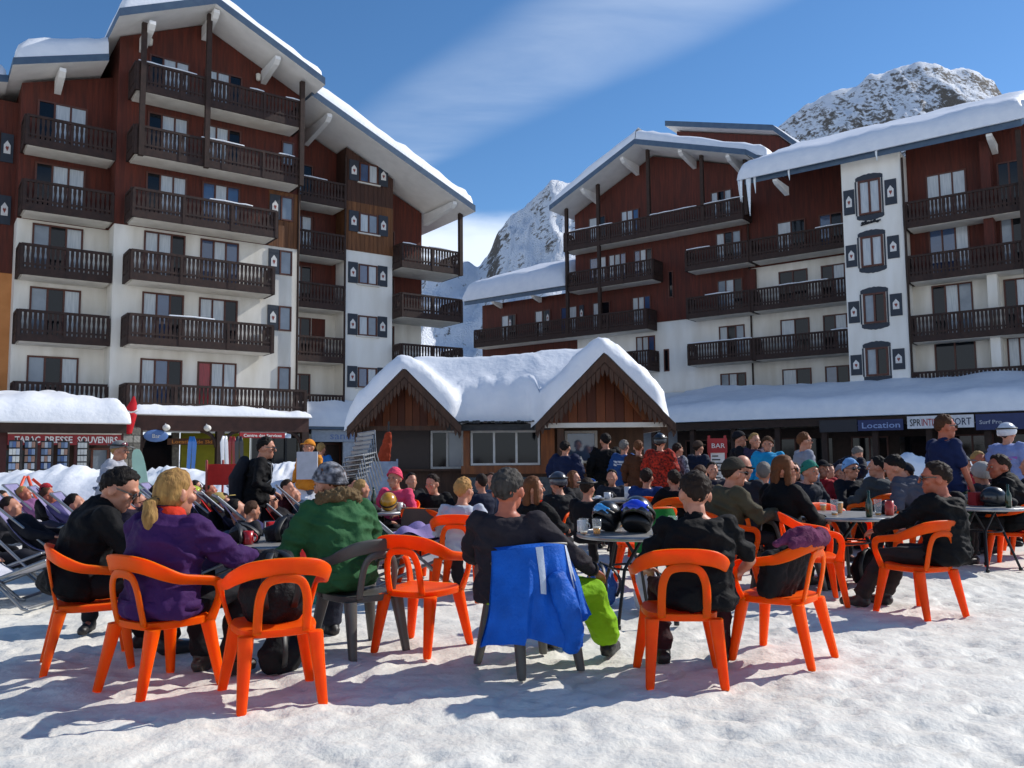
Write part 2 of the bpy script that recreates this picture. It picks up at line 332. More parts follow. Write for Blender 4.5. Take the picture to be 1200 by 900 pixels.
# ------------------------------------------------------------------ mountains
RK = bpy.data.materials.new('mountain_rock_and_snow'); RK.use_nodes = True
def rock_mat(m, sc, lo, hi):
    t = m.node_tree; b = t.nodes['Principled BSDF']; b.inputs['Roughness'].default_value = .9; b.inputs['Specular IOR Level'].default_value = .2
    ge = nd(t, 'ShaderNodeNewGeometry'); sp = nd(t, 'ShaderNodeSeparateXYZ'); t.links.new(ge.outputs['Normal'], sp.inputs[0])
    nz = nd(t, 'ShaderNodeTexNoise'); nz.inputs['Scale'].default_value = sc; nz.inputs['Detail'].default_value = 9; nz.inputs['Roughness'].default_value = .68
    t.links.new(ge.outputs['Position'], nz.inputs['Vector'])
    ma = nd(t, 'ShaderNodeMath', operation='MULTIPLY_ADD'); t.links.new(nz.outputs[0], ma.inputs[0]); ma.inputs[1].default_value = -1.1; t.links.new(sp.outputs[2], ma.inputs[2])
    r = nd(t, 'ShaderNodeMapRange'); r.inputs[1].default_value = lo; r.inputs[2].default_value = hi; t.links.new(ma.outputs[0], r.inputs[0])
    n2 = nd(t, 'ShaderNodeTexNoise'); n2.inputs['Scale'].default_value = sc*4; n2.inputs['Detail'].default_value = 6; t.links.new(ge.outputs['Position'], n2.inputs['Vector'])
    rc = nd(t, 'ShaderNodeMix', data_type='RGBA'); rc.inputs[6].default_value = lin('#47443f'); rc.inputs[7].default_value = lin('#857c72'); t.links.new(n2.outputs[0], rc.inputs[0])
    x = nd(t, 'ShaderNodeMix', data_type='RGBA'); x.inputs[7].default_value = (.82, .85, .89, 1); t.links.new(rc.outputs[2], x.inputs[6]); t.links.new(r.outputs[0], x.inputs[0])
    t.links.new(x.outputs[2], b.inputs['Base Color'])
    bp = nd(t, 'ShaderNodeBump'); bp.inputs['Distance'].default_value = 1.2; t.links.new(n2.outputs[0], bp.inputs['Height']); t.links.new(bp.outputs[0], b.inputs['Normal'])
rock_mat(RK, .2, -.01, .11)
RK2 = bpy.data.materials.new('lower_slope_rock_and_snow'); RK2.use_nodes = True; rock_mat(RK2, .34, -.06, .05)
def mountain(name, label, ridge, Y0, Y1, Y2, amp, fs, m, seed=0, nx=170, ny=70):
    rk = [((p-600)/FPX*1.01, CAMH+ELV(p, q)*Y1) for p, q in ridge]
    def rz(k):
        for (a, za), (b_, zb) in zip(rk, rk[1:]):
            if a <= k <= b_: return za+(zb-za)*(k-a)/(b_-a)
        return rk[0][1] if k < rk[0][0] else rk[-1][1]
    k0, k1 = rk[0][0], rk[-1][0]
    def fn(u, v):
        k = k0+(k1-k0)*u; y = Y0+(Y2-Y0)*v; zr = rz(k); tt = (y-Y0)/(Y1-Y0)
        f = min(1, tt)**1.15 if tt <= 1 else max(0, 1-(y-Y1)/(Y2-Y1))
        e = min(1, min(u, 1-u)*14)
        x = k*Y1*(.75+.25*y/Y1)
        rn = noise.ridged_multi_fractal(Vector((x*fs+seed, y*fs*.8, seed)), .9, 2.1, 6, 1.0, 2.0)-1.0
        d = (rn*amp+fbm(x*fs*5, y*fs*5, seed, 4)*amp*.5)*min(1, f*3)*(1 if tt < .93 else .5)
        return (x, y, max(-2, zr*f*e+d-2))
    return tag(MB().grid(fn, nx, ny).build(name, m), label, kind='structure')
mountain('mountain', 'steep rocky snow slope rising behind the gap between the blocks',
  [(380, 400), (470, 340), (512, 293), (528, 290), (545, 299), (562, 306), (574, 290), (586, 264), (600, 248), (625, 232), (648, 205), (690, 212), (760, 235), (860, 260)], 240, 420, 560, 4, .05, RK2, 3)
mountain('mountain_peak', 'grey rocky peak dusted with snow behind the right block',
  [(780, 330), (850, 220), (900, 172), (922, 150), (950, 130), (985, 110), (1010, 104), (1040, 90), (1062, 82), (1085, 80), (1110, 78), (1140, 80), (1166, 88), (1180, 96), (1186, 112), (1200, 138), (1240, 200), (1330, 300)], 520, 900, 1200, 13, .012, RK, 11, 190, 80)

# ------------------------------------------------------------------ building kit (local x along the facade, y into it, z up)
def wall(root, x0, x1, y0, y1, z0, z1, m, **k): return MB().box(x0, x1, y0, y1, z0, z1).build('wall', m, root, **k)
def roof_slab(root, q, th, name='roof', mats=None):
    q = [Vector(p) for p in q]; lo = [p-Vector((0, 0, th)) for p in q]; b = MB()
    b.add(q, [(0, 1, 2, 3)], 1); b.add(lo, [(3, 2, 1, 0)], 0)
    for i in range(4): b.add([lo[i], lo[(i+1) % 4], q[(i+1) % 4], q[i]], [(0, 1, 2, 3)], 1)
    return b.build(name, mats or [M_['soffit'], M_['fascia']], root)
def snow_sheet(M, q, t, nx, ny, label, seed=0, lump=.16, edge=(1, 1, 1, 1), name='roof_snow', drop=.04):
    """snow lying on a sloping quad q (front-left, front-right, back-right, back-left); closed, rounded edges"""
    q = [Vector(p) for p in q]; b = MB()
    def bil(u, v): return (q[0]*(1-u)+q[1]*u)*(1-v)+(q[3]*(1-u)+q[2]*u)*v
    L1 = (q[1]-q[0]).length; L2 = (q[3]-q[0]).length
    def top(u, v):
        p = bil(u, v); d = 9
        for dist, on in ((u*L1, edge[0]), ((1-u)*L1, edge[1]), (v*L2, edge[2]), ((1-v)*L2, edge[3])):
            if on: d = min(d, dist)
        r = t*.75*(1+.55*fbm(p.x*.9+seed, p.y*.9, 2, 3)); s_ = 1 if d >= r else math.sqrt(max(0, 1-(1-d/r)**2))
        h = t*s_*(1+lump*fbm(p.x*.45+seed, p.y*.45, seed, 3))+.06*fbm(p.x*1.7, p.y*1.7, seed+3, 4)*s_+.035*fbm(p.x*5, p.y*5, seed, 3)*s_*(1 if d < r*1.3 else .3)
        return p+Vector((0, 0, max(h, 0)+.004))
    # denser sampling near the edges
    def ease(a): return .5-.5*math.cos(math.pi*a)
    b.grid(lambda u, v: top(ease(u), ease(v)), nx, ny)
    b.grid(lambda u, v: bil(ease(u), ease(v))+Vector((0, 0, .004-drop if 0 < u < 1 and 0 < v < 1 else .004)), nx, ny)
    o = b.build(name, SNOW); o.matrix_world = M
    return tag(o, label, 'snow', kind='stuff')
def balcony(root, x0, x1, y0, y1, z, ends='lr', rz=1.05, snow=False, slabm='slab', post=1.9, deck=True):
    """balcony: slab with its railing; railing boards are one joined stuff part"""
    bl = MB()
    if deck: bl.box(x0, x1, y0+.02, y1, z-.2, z); bl.box(x0+.1, x1-.1, y0+.08, y1, z-.26, z-.2)
    else: bl.box(x0, x1, y0+.02, y1, z-.1, z)
    o = bl.build('balcony', M_[slabm], root)
    r = MB()
    runs = [((x0, y0), (x1, y0))]
    if 'l' in ends: runs.append(((x0, y1), (x0, y0)))
    if 'r' in ends: runs.append(((x1, y0), (x1, y1)))
    bb = MB()
    for (ax, ay), (bx, by) in runs:
        L_ = math.hypot(bx-ax, by-ay); dx_, dy_ = (bx-ax)/L_, (by-ay)/L_
        e = .03
        for zz, hh, w in ((z+rz-.05, .1, .1), (z-.09, .30, .07), (z+.2, .08, .06)):
            r.bar((ax+dx_*e, ay+dy_*e, zz), (bx-dx_*e, by-dy_*e, zz), w, hh)
        k = max(1, round(L_/post))
        for i in range(k+1):
            q = min(max(i/k*L_, .05), L_-.05); r.bar((ax+dx_*q, ay+dy_*q, z-.24), (ax+dx_*q, ay+dy_*q, z+rz-.1), .1, .1, up=(dx_, dy_, 0))
        m = int(L_/.165)
        for i in range(m):
            q = (i+.5)*L_/m; px_, py_ = ax+dx_*q, ay+dy_*q; w = .062; zs = (z+.05, z+.33, z+.52, z+.72, z+rz-.08); ws = (w, w, w*.62, w, w*.85)
            vs = [(px_+dx_*sgn*ww+(-dy_)*s2*.014, py_+dy_*sgn*ww+dx_*s2*.014, zz) for zz, ww in zip(zs, ws) for sgn, s2 in ((-1, -1), (1, -1), (1, 1), (-1, 1))]
            fs = [(a*4+c, a*4+(c+1) % 4, (a+1)*4+(c+1) % 4, (a+1)*4+c) for a in range(4) for c in range(4)]
            bb.add(vs, fs)
    rr = r.build('railing', M_['rail'], o)
    bb.build('railing_boards', M_['rail'], o, kind='stuff')
    if snow:
        s = MB(); x = x0+.1
        while x < x1-.4:
            l = random.uniform(.5, 1.8); l = min(l, x1-x)
            if random.random() < snow: s.tube([(x, y0, z+rz+.02), (x+l*.5, y0, z+rz+.045), (x+l, y0, z+rz+.015)], .055, 6, fy=.7)
            x += l
        if s.v: s.build('rail_snow', SNOW, o, kind='stuff')
    return o
def window(root, x0, x1, z0, z1, y, n=3, frame='winf', glass=None, proud=.06, ft=.07, bar=None):
    f = MB(); d = proud
    f.box(x0, x0+ft, y-d, y+.05, z0, z1); f.box(x1-ft, x1, y-d, y+.05, z0, z1)
    f.box(x0+ft, x1-ft, y-d, y+.05, z1-ft, z1); f.box(x0+ft, x1-ft, y-d, y+.05, z0, z0+ft)
    w = (x1-x0-2*ft); pw = (w-(n-1)*ft)/n
    for i in range(1, n): a = x0+ft+i*pw+(i-1)*ft; f.box(a, a+ft, y-d+.005, y+.05, z0+ft, z1-ft)
    o = f.build('window', M_[frame], root)
    for i in range(n):
        a = x0+ft+i*(pw+ft); g_ = (glass[i % len(glass)] if glass else random.choice(('glass', 'cur', 'cur', 'cur', 'glass2')))
        MB().box(a+.002, a+pw-.002, y-.012, y+.03, z0+ft+.002, z1-ft-.002).build('pane', M_[g_], o)
    return o
def shutter(root, x0, x1, z0, z1, y):
    b = MB(); b.box(x0, x1, y-.05, y, z0, z1, 0)
    cx, w, h = (x0+x1)/2, (x1-x0)*.27, (z1-z0); zm = (z0+z1)/2
    b.prism([(cx-w, y-.062, zm-h*.2), (cx+w, y-.062, zm-h*.2), (cx+w, y-.062, zm+h*.1), (cx, y-.062, zm+h*.26), (cx-w, y-.062, zm+h*.1)], (0, .011, 0), 1)
    b.prism([(cx, y-.068, zm-h*.12), (cx+w*.5, y-.068, zm+h*.01), (cx+w*.25, y-.068, zm+h*.07), (cx, y-.068, zm+h*.03), (cx-w*.25, y-.068, zm+h*.07), (cx-w*.5, y-.068, zm+h*.01)], (0, .005, 0), 2)
    for zz in (z0+.12, z1-.18): b.box(x0+.02, x1-.02, y-.058, y-.05, zz, zz+.06, 0)
    return b.build('shutter', [M_['shut'], M_['shw'], M_['shr']], root)
def bracket(root, x, y0, y1, z, h=.55, w=.28):
    h *= .75; w *= .8; z += .03
    return MB().prism([(x-w/2, y0, z), (x-w/2, y0, z-h*.25), (x-w/2, y0+.25, z-h*.5), (x-w/2, y1, z-h), (x-w/2, y1, z)], (w, 0, 0)).build('roof_bracket', M_['soffit'], root)
def post(root, x, y, z0, z1, w=.2): return MB().box(x-w/2, x+w/2, y-w/2, y+w/2, z0, z1).build('post', M_['dark'], root)

# ------------------------------------------------------------------ left apartment block
LA = math.radians(36); LO = Vector((-15.16, 33.0, 0))
LB = thing('apartment_building', 'tall red and white apartment block with shuttered tower on the left', 'building', LO, LA)
LM = Matrix.Translation(LO) @ Matrix.Rotation(LA, 4, 'Z')
FL = [3.43, 6.23, 8.83, 11.38, 14.0, 16.68]
def gable_wall(root, x0, x1, y0, y1, z0, zf, m, name='wall'):
    """wall whose top follows zf(x) (sampled)"""
    k = [x0, x1]+[x for x in zf[1] if x0 < x < x1]; k = sorted(k)
    b = MB(); b.prism([(x0, y0, z0), (x1, y0, z0)]+[(x, y0, zf[0](x)) for x in k[::-1]], (0, y1-y0, 0)); return b.build(name, m, root)
mainz = (lambda x: 20.62-.46*abs(x-2.8), [2.8])
wall(LB, -.5, 7.42, 1.3, 14, 2.9, 11.1, M_['white']); gable_wall(LB, -.52, 7.44, 1.28, 14, 11.1, mainz, M_['red'])
wall(LB, -3.85, -.5, 2.6, 14, 2.9, 11.1, M_['white']); gable_wall(LB, -3.87, -.52, 2.58, 14, 11.1, (lambda x: 17.75+.33*(x+.7)-.0, []), M_['red'])
# side piece between the wings and the further wing on the far left
wall(LB, -9.5, -3.87, 3.6, 14, 9.0, 16.2, M_['red']); wall(LB, -9.5, -3.85, 3.62, 14, 2.9, 9.0, M_['orangew'])
# right section: recess, tower, end bay
r2 = (lambda x: 18.22-.44*(x-7.5), [])
wall(LB, 7.44, 10.3, 3.6, 14, 2.9, 8.8, M_['white']); gable_wall(LB, 7.44, 10.3, 3.58, 14, 8.8, r2, M_['red'])
wall(LB, 10.3, 12.9, 2.4, 14, 2.9, 11.75, M_['bright']); gable_wall(LB, 10.28, 12.92, 2.38, 14, 14.25, r2, M_['dkplank'])
wall(LB, 10.28, 12.92, 2.36, 13.9, 11.75, 14.25, M_['planks'])
wall(LB, 12.92, 15.35, 3.7, 14, 2.9, 8.75, M_['white']); gable_wall(LB, 12.92, 15.37, 3.68, 14, 8.75, r2, M_['red'])
wall(LB, 5.95, 7.46, 1.26, 1.279, 11.1, 13.7, M_['planks'])
# roofs
def gz_main(x): return 21.0-.46*abs(x-2.8)
roof_slab(LB, [(2.8, -.8, 21.0), (7.75, -.8, gz_main(7.75)), (7.75, 14.5, gz_main(7.75)), (2.8, 14.5, 21.0)], .34)
roof_slab(LB, [(-.95, -.8, gz_main(-.95)), (2.8, -.8, 21.0), (2.8, 14.5, 21.0), (-.95, 14.5, gz_main(-.95))], .34)
roof_slab(LB, [(7.6, .4, 18.62), (16.75, .4, 14.6), (16.75, 14.5, 14.6), (7.6, 14.5, 18.62)], .34)
roof_slab(LB, [(-4.35, 1.0, 17.0), (-.96, 1.0, 18.12), (-.96, 14.5, 18.12), (-4.35, 14.5, 17.0)], .3)
roof_slab(LB, [(-10, 2.6, 15.9), (-4.36, 2.6, 16.9), (-4.36, 14.5, 16.9), (-10, 14.5, 15.9)], .3)
snow_sheet(LM, [(2.75, -.75, 21.0), (7.7, -.7, gz_main(7.7)), (7.7, 14.4, gz_main(7.7)), (2.75, 14.4, 21)], .5, 14, 18, 'snow on the right slope of the tall front gable', 1, edge=(0, 1, 1, 1))
snow_sheet(LM, [(-.9, -.7, gz_main(-.9)), (2.85, -.75, 21), (2.85, 14.4, 21), (-.9, 14.4, gz_main(-.9))], .8, 14, 18, 'deep snow on the left slope of the tall front gable', 2, edge=(1, 0, 1, 1))
snow_sheet(LM, [(7.8, .5, 18.54), (16.7, .5, 14.63), (16.7, 14.4, 14.63), (7.8, 14.4, 18.54)], .75, 26, 20, 'snow on the long low roof sloping down above the shuttered tower', 3, edge=(0, 1, 1, 1))
snow_sheet(LM, [(-4.3, 1.05, 17.03), (-.97, 1.05, 18.1), (-.97, 14.4, 18.1), (-4.3, 14.4, 17.03)], .95, 16, 18, 'thick snow cushion on the lower left wing roof', 4, edge=(1, 0, 1, 1))
snow_sheet(LM, [(-9.9, 2.65, 15.93), (-4.4, 2.65, 16.9), (-4.4, 14.4, 16.9), (-9.9, 14.4, 15.93)], .7, 16, 14, 'snow on the roof at the far left edge', 5)
for x, z in ((.35, 19.2), (2.9, 20.5), (5.6, 19.2)): bracket(LB, x, -.6, 1.27, z, .8, .3)
bracket(LB, -2.6, 1.2, 2.57, 17.1, .8, .3); bracket(LB, 15.6, .6, 3.67, 14.65, .8, .3); bracket(LB, 8.6, .6, 3.5, 17.7, .9, .3)
for x, z0, z1 in ((.15, 13.7, 19.3), (2.75, 13.7, 20.5), (6.95, 13.7, 18.6)): post(LB, x, -.06, z0, z1, .2)
post(LB, 16.5, 1.5, 11.0, 14.4, .2)
# balconies
for z, x1 in ((FL[5], 7.0), (FL[4], 7.0), (FL[3], 5.9), (FL[2], 5.8), (FL[1], 5.8), (FL[0], 7.35)):
    balcony(LB, -.1, x1, 0, 1.26, z, snow=.25 if z > 9 else .12, rz=1.0)
for z in FL[:5]: balcony(LB, -3.8, -.53, 1.32, 2.57, z, ends='l', rz=1.0)
for z in FL[:5]: balcony(LB, 7.5, 10.2, 2.2, 3.56, z, ends='', snow=.3 if z > 9 else 0, rz=1.0)
for z in FL[:4]: balcony(LB, 12.95, 16.6, 1.5, 3.66, z-.1, ends='lr', snow=.3 if z > 9 else .1, rz=1.0)
# windows
for i, z in enumerate(FL):
    y = 1.28 if z > 11.2 else 1.3
    h = 2.15 if i < 5 else 2.0
    window(LB, .65, 2.32, z+.03, z+h, y, 3, glass=random.choice((['cur', 'cur', 'glass2'], ['glass', 'cur', 'glass'], ['cur', 'glass3', 'glass2'], ['glass2', 'cur', 'cur'])))
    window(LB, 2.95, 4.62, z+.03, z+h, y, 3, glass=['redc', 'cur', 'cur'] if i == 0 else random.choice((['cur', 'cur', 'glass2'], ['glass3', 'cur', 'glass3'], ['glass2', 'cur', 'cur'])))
    if i < 5: window(LB, -3.3, -1.45, z+.03, z+2.15, 2.58 if z > 11.2 else 2.6, 3, glass=random.choice((['cur', 'cur', 'cur'], ['glass2', 'cur', 'cur'], ['glass', 'glass2', 'cur'])))
    if i < 5:
        y = 1.26 if z > 11.2 else 1.3; zz = z+.98
        if i in (1, 2, 3): shutter(LB, 5.98, 6.48, zz, zz+1.15, y)
        window(LB, 6.5, 7.1, zz, zz+1.15, y, 1, glass=['glass'])
for i, z in enumerate(FL[:5]):
    y = 3.58 if z > 8.5 else 3.6
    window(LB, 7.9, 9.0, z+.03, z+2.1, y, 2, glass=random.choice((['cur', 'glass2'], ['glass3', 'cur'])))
    if z > 5: wall(LB, 9.05, 9.75, y-.04, y-.002, z+.03, z+2.1, M_['redR'])
    if i < 4:
        y = 3.68 if z > 8.5 else 3.7
        window(LB, 13.0, 13.7, z+.03, z+2.1, y, 1, glass=['glass2'])
for i in range(5):
    z0 = 4.86+2.62*i; y = 2.36 if 11.75 < z0 < 14 else (2.38 if z0 > 14 else 2.4)
    shutter(LB, 10.43, 10.95, z0, z0+1.06, y); shutter(LB, 12.08, 12.6, z0, z0+1.06, y)
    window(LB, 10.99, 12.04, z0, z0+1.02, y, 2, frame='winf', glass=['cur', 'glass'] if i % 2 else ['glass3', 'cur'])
    MB().box(10.9, 12.15, y-.1, y, z0-.07, z0-.005).build('window_sill', M_['slab'], LB)
for z in (5.9, 8.5, 14.9, 12.3): window(LB, -7, -4.5, z-1.4, z, 3.6 if z > 9 else 3.62, 3)
for z in (14.9, 12.3): shutter(LB, -4.45, -4.0, z-1.3, z-.1, 3.6)
for x, z in ((.62, 19.15), (5.3, 18.85)): MB().lathe([(.04, 0), (.1, .05), (.12, .3), (.04, .36)], 8, c=(x, 1.1, z-.2)).build('wall_lamp', M_['white'], LB)

# ------------------------------------------------------------------ right apartment block
RA = math.radians(-37.5); RO_ = Vector((17.47, 41.0, 0))
RB = thing('apartment_building', 'long red and white apartment block in shade on the right with a white tower', 'building', RO_, RA)
RM = Matrix.Translation(RO_) @ Matrix.Rotation(RA, 4, 'Z')
FR = [4.17, 6.88, 9.8, 12.45]
wall(RB, -.8, 2.0, 0, 10, 2.6, 16.08, M_['bright'])
wall(RB, 2.0, 7.4, 1.3, 10, 2.6, 9.65, M_['white']); wall(RB, 2.0, 7.42, 1.28, 10, 9.65, 16.6, M_['redR'])
wall(RB, 5.35, 5.75, .4, 1.3, 2.6, 9.65, M_['white']); wall(RB, 5.35, 5.75, .4, 1.28, 9.66, 15.9, M_['redR'])
wall(RB, 7.42, 16, 2.4, 10, 2.6, 9.65, M_['white']); wall(RB, 7.44, 16, 2.38, 10, 9.65, 16.8, M_['redR'])
wall(RB, -7.4, -.8, 4.0, 12, 2.6, 12.3, M_['white']); wall(RB, -7.42, -.8, 3.98, 12, 12.3, 17.75, M_['redR'])
wall(RB, -19.5, -7.4, 4.02, 12, 2.6, 9.75, M_['bright'])
gable_wall(RB, -19.52, -7.42, 3.96, 12, 9.75, (lambda x: 20.55-(.46 if x < -13.5 else .33)*abs(x+13.5), [-13.5]), M_['redR'])
# rear upper block with its blue roof
gable_wall(RB, -15.7, -6.4, 12.1, 18, 14, (lambda x: 25.3-.29*(x+15.7) if x < -8.2 else 23.1-1.0*(x+8.2), [-8.2]), M_['redR'])
roof_slab(RB, [(-16.2, 11.2, 25.95), (-8.2, 11.2, 23.6), (-8.2, 19, 23.6), (-16.2, 19, 25.95)], .4); roof_slab(RB, [(-8.2, 11.2, 23.6), (-5.8, 11.2, 21.2), (-5.8, 19, 21.2), (-8.2, 19, 23.6)], .4)
snow_sheet(RM, [(-8.4, 11.5, 23.55), (-5.9, 11.5, 21.25), (-5.9, 18.9, 21.25), (-8.4, 18.9, 23.55)], .3, 10, 8, 'thin snow on the rear upper roof of the right block', 8)
# main eave roof over tower and right section
def rz_(y): return 16.15+.42*(y+.7)
roof_slab(RB, [(-5.6, -.7, rz_(-.7)), (7.2, -.7, rz_(-.7)), (7.2, 8, rz_(8)), (-5.6, 8, rz_(8))], .32)
roof_slab(RB, [(7.22, .9, 17.3), (16, .9, 17.3), (16, 9, 20.4), (7.22, 9, 20.4)], .32)
snow_sheet(RM, [(-5.9, -1.05, rz_(-.75)-.1), (7.4, -.85, rz_(-.75)), (7.4, 8, rz_(8)), (-5.9, 8, rz_(8))], .95, 40, 18, 'deep overhanging snow along the long eave of the right block', 6, lump=.1)
snow_sheet(RM, [(7.3, .7, 17.3), (16, .7, 17.3), (16, 9, 20.4), (7.3, 9, 20.4)], .9, 20, 12, 'snow on the roof at the far right edge', 7)
# left gable roof
def rg(x): return 21.0-(.46 if x < -13.5 else .33)*abs(x+13.5)
roof_slab(RB, [(-20.0, 1.6, rg(-20)), (-13.5, 1.6, 21), (-13.5, 12.5, 21), (-20, 12.5, rg(-20))], .34)
roof_slab(RB, [(-13.5, 1.6, 21), (-6.4, 1.6, rg(-6.4)), (-6.4, 12.5, rg(-6.4)), (-13.5, 12.5, 21)], .34)
roof_slab(RB, [(-6.39, 1.6, rg(-6.4)), (-5.0, 1.6, 17.6), (-5.0, 7, 17.6), (-6.39, 7, rg(-6.4))], .3)
snow_sheet(RM, [(-19.9, 1.7, rg(-19.9)), (-13.5, 1.65, 21), (-13.5, 12.4, 21), (-19.9, 12.4, rg(-19.9))], .9, 18, 14, 'snow on the left slope of the gable of the right block', 9, edge=(1, 0, 1, 1))
snow_sheet(RM, [(-13.5, 1.7, 21), (-5.2, 1.7, 18), (-5.2, 12.4, 18), (-13.5, 12.4, 21)], .75, 18, 14, 'snow on the right slope of the gable of the right block', 10, edge=(0, 1, 1, 1))
for x in (-17.6, -14.6, -10.6, -7.6): bracket(RB, x, 1.9, 3.95, rg(x)-.36, .85, .3)
for x in (-4.0, 5.9): bracket(RB, x, -.6, 1.2, 15.8, .6, .3)
for x in (-19.4, -16.9): post(RB, x, 2.75, 9.4, rg(x)-.34, .2)
for x in (-13.2, -9.6, -6.9): post(RB, x, 2.75, 15.2, rg(x)-.34, .2)
post(RB, 7.0, -.3, 4.2, 15.8, .2)
# low far wing
wall(RB, -27.8, -19.53, 4.0, 12, 2.6, 12.5, M_['redR'])
roof_slab(RB, [(-28.6, 2.9, 12.75), (-19.54, 2.9, 12.75), (-19.54, 10, 15.3), (-28.6, 10, 15.3)], .3)
snow_sheet(RM, [(-28.7, 2.75, 12.75), (-19.56, 2.75, 12.75), (-19.56, 10, 15.3), (-28.7, 10, 15.3)], 1.3, 24, 14, 'deep snow on the low far wing of the right block', 12)
for x in (-26, -22.5): bracket(RB, x, 3.0, 3.98, 12.45, .5, .3)
balcony(RB, -27.5, -13.5, 2.7, 3.94, 9.45, snow=0, post=3)
balcony(RB, -19.6, -7.1, 2.7, 3.94, 15.25, snow=.45); balcony(RB, -19.4, -13.0, 2.7, 3.94, 12.5, snow=.1); balcony(RB, -15.0, -13.4, 2.7, 3.94, 6.85)
for z in (4.1, 6.95, 9.75, 12.65):
    if z > 5: balcony(RB, -10.8, -6.85, 2.7, 3.94, z, snow=.4)
    balcony(RB, -6.75, -.85 if z < 0 else -.82, 2.7, 3.94, z, ends='l', snow=.4 if z > 5 else 0)
    h = 2.1
    window(RB, -5.6, -3.95, z+.03, z+h, 3.98 if z > 12.3 else 4.0, 2, glass=random.choice((['cur', 'glass2'], ['glass2', 'glass2'], ['cur', 'cur'])))
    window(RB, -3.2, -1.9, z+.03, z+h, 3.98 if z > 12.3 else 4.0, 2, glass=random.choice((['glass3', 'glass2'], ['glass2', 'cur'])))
    window(RB, -9.35, -7.75, z+.03, z+h, 3.96 if z > 9.7 else 4.02, 3, glass=random.choice((['cur', 'glass2', 'glass'], ['glass', 'cur', 'glass2'])))
for z, xs_ in ((15.25, (-18.4, -15.9, -9.6)), (12.5, (-18.4, -16.9, -15.0)), (9.45, (-26, -23, -20.8, -18.2, -15.2)), (6.85, (-15.0,))):
    for x in xs_: window(RB, x, x+1.35, z+.03, z+2.1, 3.96 if x > -19.5 and z > 9.7 else (4.02 if z < 9 else (3.96 if x > -19.5 else 4.0)), 3 if x > -17 else 2, glass=random.choice((['cur', 'cur', 'glass3'], ['cur', 'glass2', 'cur'], ['glass3', 'cur', 'glass2'])))
for x in (-25, -21.7, -18.9): shutter(RB, x-.35, x, 10.4, 11.5, 3.96 if x > -19.5 else 4.0)
window(RB, -13.05, -12.7, 6.6, 8.0, 4.02, 1, glass=['glass2']); window(RB, -12.6, -12.25, 11.2, 12.9, 3.96, 1, glass=['glass2'])
wall(RB, -7.4, -6.9, 3.7, 3.95, 9.78, 12.2, M_['redR'])
for i, z in enumerate(FR):
    balcony(RB, 2.08, 7.2, 0, 1.26, z, ends='l' if i else 'l', snow=.12 if i == 2 else 0, rz=1.05)
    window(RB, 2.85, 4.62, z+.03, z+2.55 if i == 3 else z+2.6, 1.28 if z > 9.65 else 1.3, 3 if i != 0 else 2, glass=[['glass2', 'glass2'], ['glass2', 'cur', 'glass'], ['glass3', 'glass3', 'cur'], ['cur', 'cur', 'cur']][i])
    window(RB, 5.9, 6.9, z+.03, z+2.5, 1.28 if z > 9.65 else 1.3, 2)
    balcony(RB, 7.6, 12, 1.1, 2.36, z, ends='l'); window(RB, 8.3, 10.2, z+.03, z+2.3, 2.38 if z > 9.65 else 2.4, 3)
ORN = M_['shut']
for zc, h in ((14.1, 1.75), (11.35, 1.55), (8.5, 1.5), (5.85, 1.4)):
    z0, z1 = zc-h/2, zc+h/2
    window(RB, 0.0, 1.05, z0, z1, 0, 2, frame='winf', glass=['cur', 'cur'] if zc > 10 else ['glass', 'glass2'], proud=.09, ft=.09)
    sh = h*.72; shutter(RB, -.72, -.2, zc-sh/2-.1, zc+sh/2-.1, 0); shutter(RB, 1.24, 1.78, zc-sh/2+.05, zc+sh/2+.05, 0)
    # scalloped painted surround above and below the window
    for sgn, zb in ((1, z1+.01), (-1, z0-.01)):
        pts = [(-.12, -.03, zb)]
        for k in range(13):
            a = k/12; pts.append((-.12+1.29*a, -.03, zb+sgn*(.16+.12*math.sin(math.pi*a)+.035*abs(math.sin(a*math.pi*5)))))
        pts.append((1.17, -.03, zb)); MB().prism(pts, (0, .029, 0)).build('window_surround', ORN, RB)
    for xx in (-.16, 1.09): MB().box(xx, xx+.07, -.028, -.001, z0, z1).build('window_surround', ORN, RB)
# iron house emblem on the tower between the upper windows
e = MB(); e.bar((.05, -.05, 12.72), (1.0, -.05, 12.85), .03, .07); 
for k in range(6): e.ell((.15+k*.14, -.06, 12.82+.03*math.sin(k*2)), (.08, .03, .07), nu=8, nv=6)
e.build('wall_emblem', M_['iron'], RB)
# icicles on the left end of the eave
for k, (x, y, l, r) in enumerate(((-5.75, -.85, 1.2, .07), (-5.35, -.8, 2.0, .11), (-5.05, -.7, .8, .06), (-6.0, -.4, 1.0, .08), (-3.2, -.75, .5, .05), (1.1, -.75, .45, .05))):
    ic = MB().tube([(0, 0, .2), (0, 0, -l*.3), (.02, 0, -l*.7), (.03, 0, -l)], [r*1.5, r, r*.55, .012], 8).build('icicle', mat('ice', (.72, .8, .87), .15, (.85, .9, .94), 6, .02, 20, coat=.5))
    ic.location = RM @ Vector((x, y, 16.05))
    tag(ic, ['broad icicle at the corner of the right block eave', 'longest thick icicle hanging from the right block eave', 'short icicle right of the longest one on the eave', 'icicle hanging at the back of the eave corner', 'tiny icicle on the eave left of the white tower', 'tiny icicle on the eave above the white tower'][k], 'icicle', 'icicles on the right block eave')
